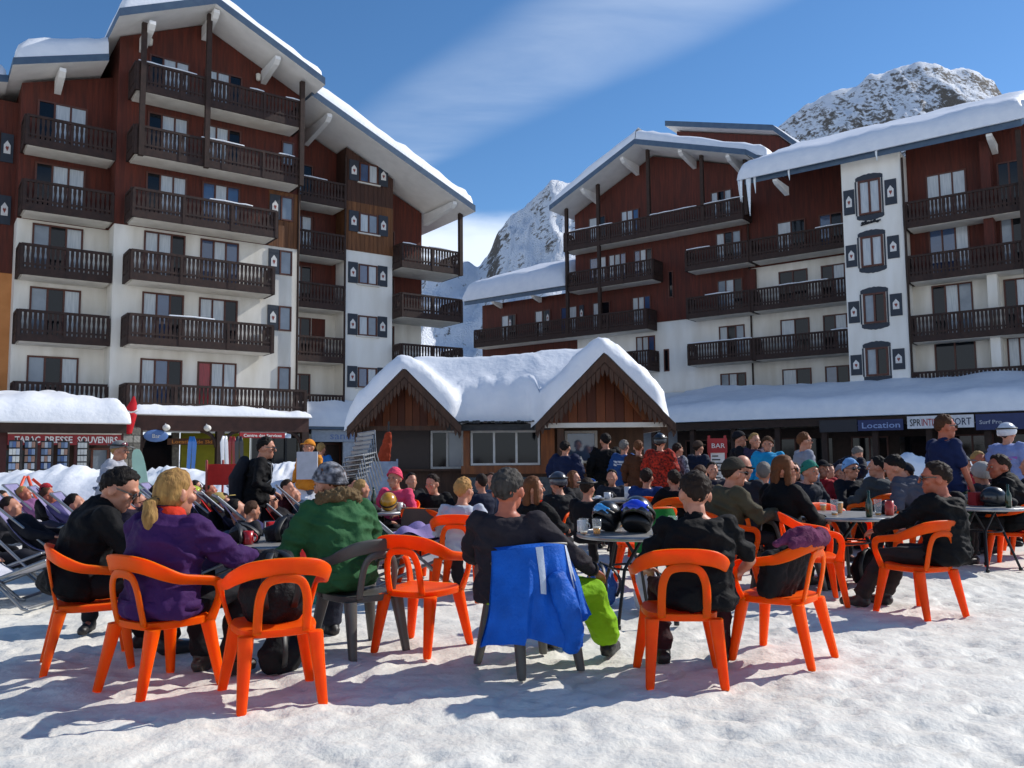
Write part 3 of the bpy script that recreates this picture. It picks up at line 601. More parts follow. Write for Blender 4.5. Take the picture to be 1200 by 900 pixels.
# ground floor: snow-covered canopy and shops
wall(RB, -24, 16, 0.2 if False else 4.1, 9, 0, 2.6, M_['bright']); 
wall(RB, -10, 16, -.6, -.3, 0, 2.7, M_['dark'])
CN = roof_slab(RB, [(-10, -4, 3.0), (16, -4, 3.0), (16, -.02, 4.0), (-10, -.02, 4.0)], .35, 'canopy_roof', [M_['dark'], M_['dark']])
roof_slab(RB, [(-20, -1.5, 3.0), (-10.01, -3.6, 3.0), (-10.01, 3.9, 4.2), (-20, 3.9, 4.2)], .3, 'canopy_roof', [M_['dark'], M_['dark']])
wall(RB, -10, -.82, -.02, 2.68, 3.2, 3.9, M_['dark'])
snow_sheet(RM, [(-10.3, -4.2, 3.05), (16, -4.2, 3.05), (16, -.02, 4.15), (-10.3, .6, 4.3)], .8, 70, 14, 'long bank of snow on the shop canopy under the right block', 21, lump=.2, edge=(1, 1, 1, 0))
snow_sheet(RM, [(-20, -1.8, 3.05), (-10.0, -3.9, 3.05), (-10.0, 3.8, 4.4), (-20, 3.8, 4.4)], .8, 24, 12, 'snow on the shop canopy behind the hut', 22, edge=(1, 0, 1, 0))
snow_sheet(RM, [(-10, .3, 4.2), (-.85, .0, 4.1), (-.85, 2.66, 4.5), (-10, 2.66, 4.5)], .35, 20, 8, 'snow lying against the wall left of the white tower', 23, edge=(0, 1, 0, 0))
for k in range(12):
    x = -9.8+k*2.2; MB().box(x-.12, x+.12, -3.8, -3.56, 0, 2.65).build('canopy_post', M_['dark'], RB)
for k in range(11):
    x = -9.5+k*2.2
    if k % 2 == 0: window(RB, x, x+1.7, .5, 2.2, -.6, 2, frame='winf', glass=['glass2', 'glass2'])
    else: MB().box(x, x+1.3, -.65, -.601, .0, 2.15).build('shop_door', M_['glass2'], RB)
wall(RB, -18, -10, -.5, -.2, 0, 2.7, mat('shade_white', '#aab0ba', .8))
# fascia signs
blu = mat('sign_blue', '#1c2c5e', .5); wht = mat('sign_white', '#d9d9dc', .5); rd = mat('sign_red', '#a82328', .5)
def sign(root, x0, x1, z0, z1, y, bm, txt, tm, size, sx=1, name='sign'):
    o = MB().box(x0, x1, y-.08, y, z0, z1).build(name, bm, root)
    if txt:
        w_ = x1-x0
        for s_, m_, a_, b_ in (txt if isinstance(txt, list) else [(txt, tm, .08, .92)]):
            text(s_, size, m_, o, (x0+w_*a_, y-.082, (z0+z1)/2-size*.36), fit=w_*(b_-a_), bold=.004)
    return o
def rx(px, y):   # facade x of a picture column on plane y (only used to lay the signs out along the facade)
    k = (px-600)/FPX; c, s_ = math.cos(RA), math.sin(RA)
    return (k*(RO_.y+y*c)-(RO_.x-y*s_))/(c-k*s_)
yS = -4.1
sign(RB, rx(1005, yS), rx(1058, yS), 2.38, 2.86, yS, blu, 'Location', mat('sign_pale', '#8fa3cf', .5), .36, 1.0)
a0 = rx(1063, yS); sign(RB, a0, rx(1141, yS), 2.42, 2.95, yS-.02, wht, [('SPR', mat('sign_black', '#1a1a1c', .5), .04, .21), ('INTING', rd, .22, .54), ('SPORT', mat('sign_navy', '#1d2748', .5), .60, .96)], None, .42, .78)
sign(RB, rx(1143, yS), rx(1230, yS), 2.3, 2.95, yS+.01, blu, [('Surf Pro', mat('sign_grey', '#a8abb5', .5), .05, .36)], None, .22)
sign(RB, rx(960, yS), rx(1004, yS), 2.36, 2.9, yS+.01, mat('sign_dark', '#1b1b26', .5), '', None, .2)

for r_, x, y, z0, z1 in ((LB, 7.36, 1.2, 2.5, 18.0), (LB, 10.22, 2.3, 2.9, 16.5), (RB, 2.09, -.06, 2.6, 15.7), (RB, -7.3, 3.9, 4.6, 16.0)):
    MB().tube([(x, y, z0), (x, y, z1)], .055, 8).build('drainpipe', M_['dark'], r_)
# ------------------------------------------------------------------ ground floor under the left block
def lx(px, y):
    k = (px-600)/FPX; c, s_ = math.cos(LA), math.sin(LA)
    return (k*(LO.y+y*c)-(LO.x-y*s_))/(c-k*s_)
yT = -5.0
xa, xb = lx(-60, yT), lx(146, yT)
SH = thing('souvenir_shop', 'low shop with red fascia and snowy roof at the left edge', 'shop', LO, LA)
wall(SH, xa, xb-.15, yT+1.4, 2.5, 0, 2.7, M_['dark'])
roof_slab(SH, [(xa, yT-.3, 2.62), (xb, yT-.3, 2.62), (xb, 2.5, 3.0), (xa, 2.5, 3.0)], .36, 'roof', [M_['dark'], M_['dark']])
o = MB().box(lx(9, yT), lx(141, yT), yT-.12, yT, 1.88, 2.22).build('fascia_sign', mat('tabac_red', '#8f1d22', .5), SH)
MB().box(lx(9, yT), lx(141, yT), yT-.2, yT, 2.225, 2.3).build('awning_edge', M_['white'], o)
for w_, p in (('TABAC', 17), ('PRESSE', 52), ('SOUVENIRS', 90)):
    text(w_, .29, M_['shw'], o, (lx(p, yT), yT-.122, 1.95), sx=(lx(p+{17: 30, 52: 32, 90: 47}[p], yT)-lx(p, yT))/(len(w_)*.29*.66), name='lettering', bold=.006, fit=(lx(p+{17: 30, 52: 32, 90: 47}[p], yT)-lx(p, yT)))
for p in (4, 47, 92, 141): MB().box(lx(p, yT)-.1, lx(p, yT)+.1, yT-.02, yT+.18, 0, 2.26).build('post', mat('shop_red_wood', '#4a1c1a', .7), SH)
window(SH, lx(96, yT), lx(138, yT), .7, 1.8, yT+1.38, 2, glass=['glass2', 'glass']); window(SH, lx(4, yT), lx(45, yT), .7, 1.8, yT+1.38, 2, glass=['glass2', 'glass2'])
snow_sheet(Matrix.Translation(LO) @ Matrix.Rotation(LA, 4, 'Z'), [(xa, yT-.5, 2.6), (xb+.1, yT-.5, 2.6), (xb+.1, 2.4, 3.05), (xa, 2.4, 3.05)], .85, 40, 18, 'thick snow on the roof of the red souvenir shop', 31, edge=(1, 1, 1, 0), lump=.35)
CARD = [mat('card_'+str(i), c, .5) for i, c in enumerate(('#8ea3c4', '#c9d0da', '#4f6a9c', '#b08a78', '#dcdcd6', '#6a7f9b'))]
def card_rack(px, py, w, label, white=False):
    Y = 24.6 + (px-70)*.03; x = X(px, Y); r = thing('postcard_rack', label, 'card rack', (x, Y, 0), .3, 'card racks in front of the souvenir shop')
    MB().tube([(0, 0, .02), (0, 0, 2.0)], .03, 6).lathe([(.3, 0), (.3, .04), (.03, .06)], 10).build('stand', M_['iron'], r)
    h = .12
    for i in range(7):
        for j in (-1, 0, 1):
            if True: MB().box(j*.085-.038, j*.085+.038, -.12, -.1, .55+i*.2, .55+i*.2+.16).build('postcard', CARD[4 if white else random.randrange(6)], r)
    MB().box(-w/2-.02, w/2+.02, -.098, .1, .5, 1.95).build('rack_body', M_['iron'], r)
card_rack(19, 0, .25, 'leftmost of the spinning card racks under the red fascia'); card_rack(37, 0, .25, 'second card rack from the left under the red fascia')
card_rack(56, 0, .25, 'card rack below the letters PRESSE'); card_rack(75, 0, .25, 'card rack between the letters PRESSE and SOUVENIRS'); card_rack(98, 0, .25, 'white card rack right of the others', True)
# arcade
AR = thing('shop_arcade', 'brown timber arcade with arches below the left block balconies', 'arcade', LO, LA)
yA = -1.1
x0, x1 = lx(158, yA), lx(361, yA)
MB().box(x0, x1, yA, 1.25, 2.98, 3.12).build('canopy_roof', M_['dark'], AR); MB().box(x0, x1, yA-.06, yA-.001, 2.5, 3.15).build('fascia', mat('arcade_brown', '#4d2f26', .7, '#3a221b', 4), AR)
snow_sheet(Matrix.Translation(LO) @ Matrix.Rotation(LA, 4, 'Z'), [(x0-.1, yA-.2, 3.13), (x1+.1, yA-.2, 3.13), (x1+.1, 1.2, 3.2), (x0-.1, 1.2, 3.2)], .32, 50, 8, 'thin snow along the edge of the timber arcade', 33, edge=(1, 1, 1, 0), lump=.5)
for p in (162, 258, 357):
    x = lx(p, yA); MB().box(x-.15, x+.15, yA-.1, yA+.2, 0, 2.5).build('post', M_['rail'], AR)
for p, q in ((162, 258), (258, 357)):
    a, b_ = lx(p, yA)+.15, lx(q, yA)-.15
    for xs_, sg in ((a, 1), (b_, -1)):
        pts = [(xs_+sg*.62*(1-math.cos(k/6*math.pi/2)), yA+.04, 1.85+.66*math.sin(k/6*math.pi/2)) for k in range(7)]
        MB().sweep(pts, [(sg, 0, -1)]*7, [.14]*7, .12).build('arch_brace', M_['rail'], AR)
lime = mat('lime_wall', '#8c8a1e', .85, '#77751a', 2)
MB().box(lx(212, 1.2), lx(292, 1.2), 1.1, 1.28, 0, 2.5).build('lime_wall', lime, AR)
MB().box(lx(165, 1.2), lx(200, 1.2), 1.05, 1.28, 0, 2.4).build('shop_window', M_['glass2'], AR); MB().box(lx(201, 1.2), lx(209, 1.2), 1.0, 1.29, 0, 2.5).build('pillar', M_['stone'], AR)
MB().box(lx(294, 1.2), lx(346, 1.2), 1.05, 1.28, 0, 2.3).build('shop_window', M_['glass2'], AR)
for p in (305, 318, 333): MB().box(lx(p, 1.2)-.05, lx(p, 1.2)+.05, .98, 1.049, 0, 2.3).build('window_mullion', M_['black'], AR)
MB().box(lx(347, 1.2), lx(362, 1.2), .95, 1.28, 0, 2.5).build('stone_pier', M_['stone'], AR)
sign(AR, lx(280, yA), lx(333, yA), 2.24, 2.46, yA-.01, rd, 'Centre des Services', M_['shw'], .17, .95)
o = MB().ell((lx(182, yA), yA-.1, 2.3), (.46, .04, .24), nu=20).build('oval_sign', mat('oval_blue', '#5577b0', .5), AR); text('Bar', .22, M_['shw'], o, (lx(177, yA), yA-.15, 2.22))
sign(AR, lx(196, .3), lx(252, .3), 1.98, 2.24, .3, mat('sign_brown', '#5c3a26', .7), 'Location de Ski', mat('sign_orange', '#d58a3a', .6), .2, 1.1)
for p in (193, 241): MB().ell((lx(p, yA), yA-.22, 2.62), (.15, .15, .13)).bar((lx(p, yA), yA-.2, 2.7), (lx(p, yA), yA-.02, 2.8), .04, .04).build('globe_lamp', mat('lamp_opal', '#e4e2dc', .4), AR)
# rubble stone pillar, each stone a piece
SP = thing('stone_pillar', 'grey rubble stone pillar between souvenir shop and arcade', 'pillar', LM @ Vector((lx(151, -1.6), -1.6, 0)), LA)
MB().box(-.3, .3, -.3, .3, 0, 2.6).build('core', M_['stone'], SP)
stm = [mat('stone_'+str(i), c, .9, None, 6, .02, 12) for i, c in enumerate(('#9a9488', '#7f7b72', '#aaa79e', '#6c685f'))]
for i in range(9):
    z = .03+i*.285; cut = random.uniform(-.1, .1)
    for (a, b_) in ((-.34, cut-.015), (cut+.015, .34)):
        d = random.uniform(.02, .05); MB().box(a, b_, -.3-d, -.29, z, z+.26).build('stone', random.choice(stm), SP)
        MB().box(-.3-d, -.29, -.28, .28, z, z+.26).build('stone', random.choice(stm), SP) if a < -.3 else None
# red and white hanging figure-like banner above the pillar
BN = thing('hanging_banner', 'red and white cloth hanging above the stone pillar', 'banner', LM @ Vector((lx(152, -1.9), -1.95, 2.3)), LA)
redf, whf = cloth('#c2222c'), cloth('#e6e2de')
MB().tube([(.1, 0, 1.45), (.08, 0, 1.2), (.02, 0, .95)], [.03, .13, .2], 10, fy=.5).build('top_cone', redf, BN)
MB().tube([(-.16, 0, .9), (0, -.02, .84), (.2, 0, .93)], .08, 8, fy=.6).build('white_band', whf, BN)
MB().tube([(.02, 0, .76), (-.02, 0, .45), (-.06, 0, .1)], [.2, .17, .13], 10, fy=.5).build('lower_cloth', redf, BN)
# shop on the right of the arcade
S2 = thing('ski_shop', 'small shop with pale blue grey fascia reading sands beside the hut', 'shop', LO, LA)
ya = 1.6
MB().box(7.6, 14.5, ya+.8, 2.35, 0, 3.0).build('wall', M_['dark'], S2)
o = MB().box(lx(364, ya), lx(470, ya), ya-.1, ya, 2.15, 2.72).build('fascia_sign', mat('sands_fascia', '#a9b0ba', .6), S2)
text('sands', .5, mat('sands_blue', '#7286b4', .6), o, (lx(385, ya), ya-.102, 2.27), sx=1.25)
roof_slab(S2, [(7.5, ya-.3, 2.85), (14.6, ya-.3, 2.85), (14.6, 2.3, 3.6), (7.5, 2.3, 3.6)], .12, 'roof', [M_['dark'], M_['fascia']])
window(S2, lx(368, ya)+.1, lx(440, ya), .5, 2.1, ya+.79, 4, frame='winf', glass=['glass2', 'glass3'])
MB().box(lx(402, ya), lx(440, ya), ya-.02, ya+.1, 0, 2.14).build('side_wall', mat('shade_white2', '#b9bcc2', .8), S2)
snow_sheet(LM, [(7.5, ya-.35, 2.86), (14.6, ya-.35, 2.86), (14.6, 2.33, 3.62), (7.5, 2.33, 3.62)], .55, 24, 8, 'sloping snow on the shop with the pale fascia', 35, edge=(1, 1, 1, 0), lump=.4)

# ------------------------------------------------------------------ snow banks around the terrace
def bank(name, label, xa, xb, yc, wid, h, seed, slope=0):
    def fn(u, v):
        x = xa+(xb-xa)*u; e = min(1, min(u, 1-u)*9); t_ = 2*v-1
        hh = h*(1+.22*fbm(x*.5, seed, 0, 3))*e**.5*(1-abs(t_)**2.2)
        y = yc+slope*(x-xa)+t_*wid*(1+.15*fbm(x*.6, seed+5, v))
        n_ = fbm(x*1.6, y*1.6, seed, 4)*.16*(1-abs(t_)); r_ = abs(fbm(x*4, y*4, seed+2, 3))*.12*(1-abs(t_))
        return (x, y, max(-.03, hh+n_+r_ if abs(t_) < .999 else -.03))
    return tag(MB().grid(fn, 130, 22).build(name, SNOW), label, kind='structure')
bank('snow_bank', 'white snow bank behind the deck chairs on the left', -14, -5.3, 17.2, 1.5, 1.12, 2, .05)
bank('snow_bank', 'white snow bank behind the man with the rucksack', -5.9, -3.0, 16.4, 1.6, 1.15, 4)
bank('snow_bank', 'shaded snow bank in front of the right shops', 4.3, 14.6, 25.0, 1.2, 1.05, 6, -.2)

# ------------------------------------------------------------------ hut
HU = thing('wooden_hut', 'brown wooden snack hut with two gables under deep snow', 'hut', (0, 18.5, 0))
SR, SL = 1.02, 1.02
zRa, zLa, xR, xL = 3.62, 3.42, 2.02, -2.46      # apexes
yR, yL, yM, yB = -.35, .55, .95, 5.5              # front of right, left, middle eaves and back (local y)
hw = M_['hutw']; hd = M_['hutd']
def zgR(x): return zRa-SR*abs(x-xR)
def zgL(x): return zLa-SL*abs(x-xL)
# roof boards
for (xc, za, y0, s_, hwid) in ((xR, zRa, yR, SR, 1.52), (xL, zLa, yL, SL, 1.3)):
    for sg in (-1, 1):
        q = [(xc, y0, za), (xc+sg*hwid, y0, za-s_*hwid), (xc+sg*hwid, yB, za-s_*hwid), (xc, yB, za)]
        if sg < 0: q = [q[1], q[0], q[3], q[2]]
        roof_slab(HU, q, .1, 'roof', [hd, M_['slate']])
    # bargeboards with a row of pointed tails, and wall planks
    for sg in (-1, 1):
        b = MB(); L_ = hwid
        P = lambda t_, d: (xc+sg*t_*L_, y0-.05, za-s_*t_*L_-.11-d)
        b.prism([P(0, -.1), P(1, -.1), P(1, .12), P(0, .12)], (0, .045, 0))
        b.build('bargeboard', hd, HU)
        m = 15
        for i in range(m):
            t0, t1 = i/m, (i+.86)/m; tm = (t0+t1)/2; dd = .26+.05*(i % 2)
            if P(tm, dd+.18)[2] < 1.92: dd *= .5
            MB().prism([P(t0, .10), P(t1, .10), P(t1, dd), P(tm, dd+.12), P(t0, dd)], (0, .03, 0)).build('fringe_board', hd, HU)
    yw = y0+.85; n_ = 13; zb = 2.12
    MB().prism([(xc-hwid+.2, yw+.06, zb-.02), (xc+hwid-.2, yw+.06, zb-.02), (xc, yw+.06, za-.12)], (0, .04, 0)).build('gable_wall', hd, HU)
    for i in range(n_):
        a = xc-hwid+.14+(2*hwid-.28)*i/n_; c_ = a+(2*hwid-.28)/n_-.012
        za_, zc_ = za-s_*abs(a-xc)-.11, za-s_*abs(c_-xc)-.11
        if max(za_, zc_) < zb+.03: continue
        pol = [(a, yw, zb), (c_, yw, zb), (c_, yw, max(zc_, zb+.005))]
        if a < xc < c_: pol.append((xc, yw, za-.11))
        pol.append((a, yw, max(za_, zb+.005)))
        MB().prism(pol, (0, .04+.012*(i % 2), 0)).build('plank', mat('gable_plank_%d' % (i % 3), ('#84431a', '#733612', '#612b10')[i % 3], .6, None, 5, .003, 30, stretch=(3, 3, .4)), HU)
# the sunlit inner return board of the right gable
MB().prism([(xR+.1, yR+.3, 3.18), (xR+.34, yR+.3, 3.02), (xR+1.16, yR+.3, 2.16), (xR+.86, yR+.3, 2.16)], (0, .05, 0)).build('gable_brace', hw, HU)
MB().box(xR-1.5, xR+1.55, yR+.12, yR+.34, 2.0, 2.1).build('tie_beam', M_['slab'], HU)
MB().box(xL-1.3, xL+1.32, yL+.35, yL+.5, 2.0, 2.11).build('tie_beam', hd, HU)
# low roof between the gables with slate edge
roof_slab(HU, [(xL+.95, yM-.25, 2.12), (xR-1.15, yM-.25, 2.12), (xR-1.15, 3.3, 3.2), (xL+.95, 3.3, 3.2)], .14, 'roof', [hd, M_['slate']])
for i in range(26):
    x = -1.42+i*.085; MB().box(x, x+.078, yM-.32-random.random()*.1, yM-.1, 2.135+random.random()*.04, 2.18+random.random()*.03).build('slate', M_['slate'], HU)
# body
MB().box(-3.55, 3.35, 2.9, 5.3, 0, 2.1).build('wall', hd, HU)
MB().box(-1.15, .98, 1.15, 1.3, 0, .98).build('front_wall', hd, HU); MB().box(-1.2, 1.03, 1.05, 1.149, .98, 1.17).build('sill_board', hw, HU)
MB().box(-1.15, -1.0, 1.05, 1.3, 1.171, 2.1).build('corner_post', hw, HU); MB().box(.66, .98, 1.05, 1.3, 1.171, 2.1).build('corner_post', hw, HU); MB().box(-1.0, .66, 1.06, 1.3, 2.0, 2.1).build('lintel', hd, HU)
window(HU, -.98, .64, 1.18, 1.99, 1.15, 3, frame='winw', glass=['glass2', 'glass2'], ft=.05)
# left recess: counter, dark interior, window
MB().box(-3.4, -1.16, 1.6, 1.7, 0, 1.05).build('counter_front', hd, HU); MB().box(-3.45, -1.16, 1.4, 1.78, 1.051, 1.1).build('counter', hd, HU)
MB().box(-3.4, -2.0, 1.75, 1.82, 1.1, 2.1).build('roller_shutter', mat('shutter_brown', '#3a2f2b', .6), HU)
window(HU, -1.98, -1.18, 1.1, 2.02, 1.82, 2, frame='winw', glass=['glass2', 'glass'], ft=.05)
for x in (-3.5, -1.2): pass
MB().box(-3.62, -3.45, .7, .87, 0, 2.1).build('corner_post', hd, HU)
# right serving bay
MB().box(1.0, 3.3, 1.25, 1.35, 0, 1.02).build('counter_front', hd, HU); MB().box(.99, 3.35, 1.05, 1.4, 1.021, 1.07).build('counter', hw, HU)
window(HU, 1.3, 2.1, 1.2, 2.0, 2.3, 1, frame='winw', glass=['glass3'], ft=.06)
for x in (1.06, 3.35): MB().box(x-.07, x+.07, -.1, .05, 0, 2.0).build('corner_post', hd, HU)
for x, m_ in ((1.35, M_['glass3']), (1.6, M_['shw']), (1.85, M_['redc']), (2.5, M_['beer'])): MB().lathe([(.06, 0), (.06, .2), (.02, .27), (.02, .3)], 8, c=(x, 1.2, 1.072)).build('bottle', m_, HU)
# chalk boards / skis rack panels under the left counter
for i in range(5): MB().box(-1.05+i*.4, -.7+i*.4, 1.1, 1.14, .1, .9).build('menu_panel', mat('menu_grey', '#5d6367', .7, '#40464a', 9), HU)
# snow on the hut: smooth union of the two gable snows and the crossing ridge
def smax(a, b_, k=.28):
    h = max(0, min(1, .5+.5*(a-b_)/k)); return b_*(1-h)+a*h+k*h*(1-h)
def yfront(x):
    def bump(c, w): return 1/(1+math.exp(-(w-abs(x-c))*14))
    f = yM-.15; f += (yL-.06-f)*bump(xL, 1.22); f += (yR-.08-f)*bump(xR, 1.42); return f
XA, XB = xL-1.42, xR+1.62
def hsnow(u, v, top=True):
    u = .5-.5*math.cos(math.pi*u) if True else u
    x = XA+(XB-XA)*u; yf = yfront(x); vv = v**1.5; y = yf+(yB-yf)*vv
    def soft(a): return math.sqrt(a*a+.12)-.24
    base = smax(zRa-SR*soft(x-xR), zLa-SL*soft(x-xL), .5)
    mid = 2.15+.62*(y-yM)*(1 if y < 3.4 else 0)+(.62*(3.4-yM)-.5*(y-3.4))*(1 if y >= 3.4 else 0)
    if xL <= x <= xR:
        w_ = (x-xL)/(xR-xL); pk = (zLa+(zRa-zLa)*w_)+.02-.06*math.sin(math.pi*w_); m2 = min(2.4+.45*w_+.85*(y-yM), pk-.3*max(0, y-3.2)); base = smax(base, m2, .35*math.sin(math.pi*w_)+.02)
    elif y > 1.2: pass
    d = min((x-XA)*1.1, (XB-x)*1.1, (y-yf)*1.0); r = .3*(1+.5*fbm(x*2, y*2, 7, 3)); s_ = 1 if d >= r else math.sqrt(max(0, 1-(1-d/r)**2))
    hh = (.38+.09*fbm(x*.8, y*.8, 4, 2))*s_+(.02+.05*(d < .5))*fbm(x*4, y*4, 2, 4)*s_
    bot = max(zRa-SR*abs(x-xR), zLa-SL*abs(x-xL), 2.13+.5*(y-yM) if xL < x < xR and y < 3.2 else 0)+.012
    full = (base-bot)+.42+.09*fbm(x*.8, y*.8, 4, 2)+(.02+.05*(d < .5))*fbm(x*4, y*4, 2, 4)
    return (x, y, bot+max(.006, full*s_)) if top else (x, y, bot)
b = MB(); b.grid(lambda u, v: hsnow(u, v), 110, 50); b.grid(lambda u, v: hsnow(u, v, False), 110, 50)
o = b.build('roof_snow', SNOW); o.location = HU.location; tag(o, 'deep rounded snow over the two gables of the wooden hut', 'snow', kind='stuff')
# ------------------------------------------------------------------ moulded plastic armchair (prototype, copied below)
def super_ring(hx, hy, z, n=20, e=.55, cy=0, dz=None):
    o = []
    for i in range(n):
        a = 2*math.pi*i/n; c, s_ = math.cos(a), math.sin(a)
        x = hx*math.copysign(abs(c)**e, c); y = cy+hy*math.copysign(abs(s_)**e, s_)
        o.append((x*(1+.10*(y/hy if hy else 0)), y, z+(dz(x, y) if dz else 0)))
    return o
def make_chair(label):
    r = thing('plastic_armchair', label, 'chair')
    b = MB(); dip = lambda x, y: -.012*math.cos(x*5)+(.012 if y > .15 else 0)
    rings = [super_ring(.215, .205, .385), super_ring(.228, .218, .39), super_ring(.232, .222, .43), super_ring(.22, .21, .44, dz=dip), super_ring(.12, .12, .434, dz=dip), super_ring(.01, .01, .432, dz=dip)]
    n = 20; vs = [p for q in rings for p in q]
    b.add(vs, [(i*n+j, i*n+(j+1) % n, (i+1)*n+(j+1) % n, (i+1)*n+j) for i in range(5) for j in range(n)]+[tuple(range(n))[::-1], tuple(range(5*n, 6*n))], 0, True)
    b.build('seat', M_['plas'], r)
    half = [(.222, .185, .40), (.243, .205, .47), (.268, .215, .56), (.286, .18, .635), (.293, .06, .662), (.288, -.07, .682), (.262, -.17, .722), (.19, -.238, .762), (.10, -.266, .778), (0, -.274, .782)]
    pw = [(0, 1, 0), (0, 1, 0), (0, 1, .1), (.35, .4, .7), (.42, 0, .9), (.35, 0, .93), (.2, -.15, 1), (.05, -.25, 1), (0, -.25, 1), (0, -.25, 1)]
    ww = [.075, .06, .055, .06, .06, .066, .082, .096, .1, .1]
    path = catmull(half+[(-x, y, z) for x, y, z in half[-2::-1]], 4)
    wv = catmull(pw+[(-x, y, z) for x, y, z in pw[-2::-1]], 4); wl = [v.x for v in catmull([(w, 0, 0) for w in ww+ww[-2::-1]], 4)]
    MB().sweep(path, wv, wl, .024).build('backrest', M_['plas'], r)
    lp = [(.135, -.205, .41), (.136, -.232, .52), (.128, -.252, .62), (.098, -.264, .69), (.042, -.27, .715), (-.042, -.27, .715), (-.098, -.264, .69), (-.128, -.252, .62), (-.136, -.232, .52), (-.135, -.205, .41)]
    lw = [(1, 0, 0), (1, 0, 0), (1, 0, .15), (.7, 0, .7), (.1, 0, 1), (-.1, 0, 1), (-.7, 0, .7), (-1, 0, .15), (-1, 0, 0), (-1, 0, 0)]
    MB().sweep(catmull(lp, 4), catmull(lw, 4), [.05]*37, .017).build('back_loop', M_['plas'], r)
    for sx in (-1, 1):
        for sy in (-1, 1):
            x0, y0, x1, y1 = sx*.192, sy*.185, sx*(.262 if sy > 0 else .222), sy*.245+(-.03 if sy < 0 else 0)
            lb = MB(); vs = []
            for k, (t_, w) in enumerate(((0, .044), (.35, .037), (.96, .027), (1, .023))):
                cx, cy, z = x0+(x1-x0)*t_, y0+(y1-y0)*t_, .40*(1-t_)
                for a in range(8):
                    an = math.pi/8+a*math.pi/4; c, s_ = math.cos(an), math.sin(an)
                    vs.append((cx+w*math.copysign(abs(c)**.6, c), cy+w*.9*math.copysign(abs(s_)**.6, s_), z))
            lb.add(vs, [(i*8+j, i*8+(j+1) % 8, (i+1)*8+(j+1) % 8, (i+1)*8+j) for i in range(3) for j in range(8)]+[tuple(range(8)), tuple(range(24, 32))], 0, False)
            o = lb.build('leg', M_['plas'], r)
    for o in r.children:
        for p in o.data.polygons: p.use_smooth = True
        if o.name.startswith(('leg', 'seat')):
            m = o.data
            m.set_sharp_from_angle(angle=math.radians(50))
    return r
GREY = {M_['plas']: M_['plasg']}
CH0 = make_chair('orange plastic armchair with the blonde woman in purple sitting in it')
used = [False]
PV = [None]
for nm, c1, c2 in (('faded', '#fb5f14', '#f2561a'), ('scuffed', '#f85208', '#e2480a')):
    m = M_['plas'].copy(); m.name = 'orange_plastic_'+nm; PV.append(m)
    mm = [n for n in m.node_tree.nodes if n.bl_idname == 'ShaderNodeMix'][0]; mm.inputs[6].default_value = lin(c1); mm.inputs[7].default_value = lin(c2)
def chair(x, y, face, label, grey=False):
    """face: degrees clockwise from looking straight away from the camera"""
    rz_ = -math.radians(face); g_ = 'grey armchairs on the terrace' if grey else 'orange armchairs on the terrace'
    if not used[0]:
        used[0] = True; CH0.location = (x, y, gz(x, y)); CH0.rotation_euler = (0, 0, rz_); CH0['label'] = label; CH0['group'] = g_; return CH0
    v_ = random.randrange(3)
    return dup(CH0, (x, y, gz(x, y)-.003), rz_, label, GREY if grey else ({M_['plas']: PV[v_]} if v_ else None), g_)

# ------------------------------------------------------------------ round folding tables
def make_table(label):
    r = thing('round_table', label, 'table', group='round grey tables on the terrace')
    MB().lathe([(.0, .70), (.44, .70), (.455, .705), (.46, .72), (.455, .735), (.44, .737), (.0, .737)], 40).build('tabletop', M_['gtab'], r)
    MB().lathe([(.455, .7), (.468, .708), (.468, .73), (.456, .7385), (.452, .735), (.452, .704)], 40).build('table_rim', M_['alu'], r)
    for k in range(4):
        a = math.pi/4+k*math.pi/2; c, s_ = math.cos(a), math.sin(a)
        o = MB().tube([(c*.1-s_*.12, s_*.1+c*.12, .695), (c*.2, s_*.2, .45), (c*.36, s_*.36, .03)], .015, 8).build('leg', M_['iron'], r)
        MB().lathe([(.022, 0), (.024, .03), (.014, .04)], 8, c=(c*.365, s_*.365, 0)).build('foot', M_['black'], o)
    MB().tube([(math.cos(a)*.2, math.sin(a)*.2, .45) for a in [k*math.pi/8 for k in range(17)]], .01, 6, caps=False).build('brace_ring', M_['iron'], r)
    return r
TB0 = make_table('t'); tused = [False]
PV = [None]
for nm, c1, c2 in (('faded', '#fb5f14', '#f2561a'), ('scuffed', '#f85208', '#e2480a')):
    m = M_['plas'].copy(); m.name = 'orange_plastic_'+nm; PV.append(m)
    mm = [n for n in m.node_tree.nodes if n.bl_idname == 'ShaderNodeMix'][0]; mm.inputs[6].default_value = lin(c1); mm.inputs[7].default_value = lin(c2)
def table(x, y, s, label, rz_=.3):
    if not tused[0]: tused[0] = True; r = TB0; r.location = (x, y, 0); r.rotation_euler.z = rz_; r['label'] = label
    else: r = dup(TB0, (x, y, 0), rz_, label)
    r.scale = (s, s, 1); return r

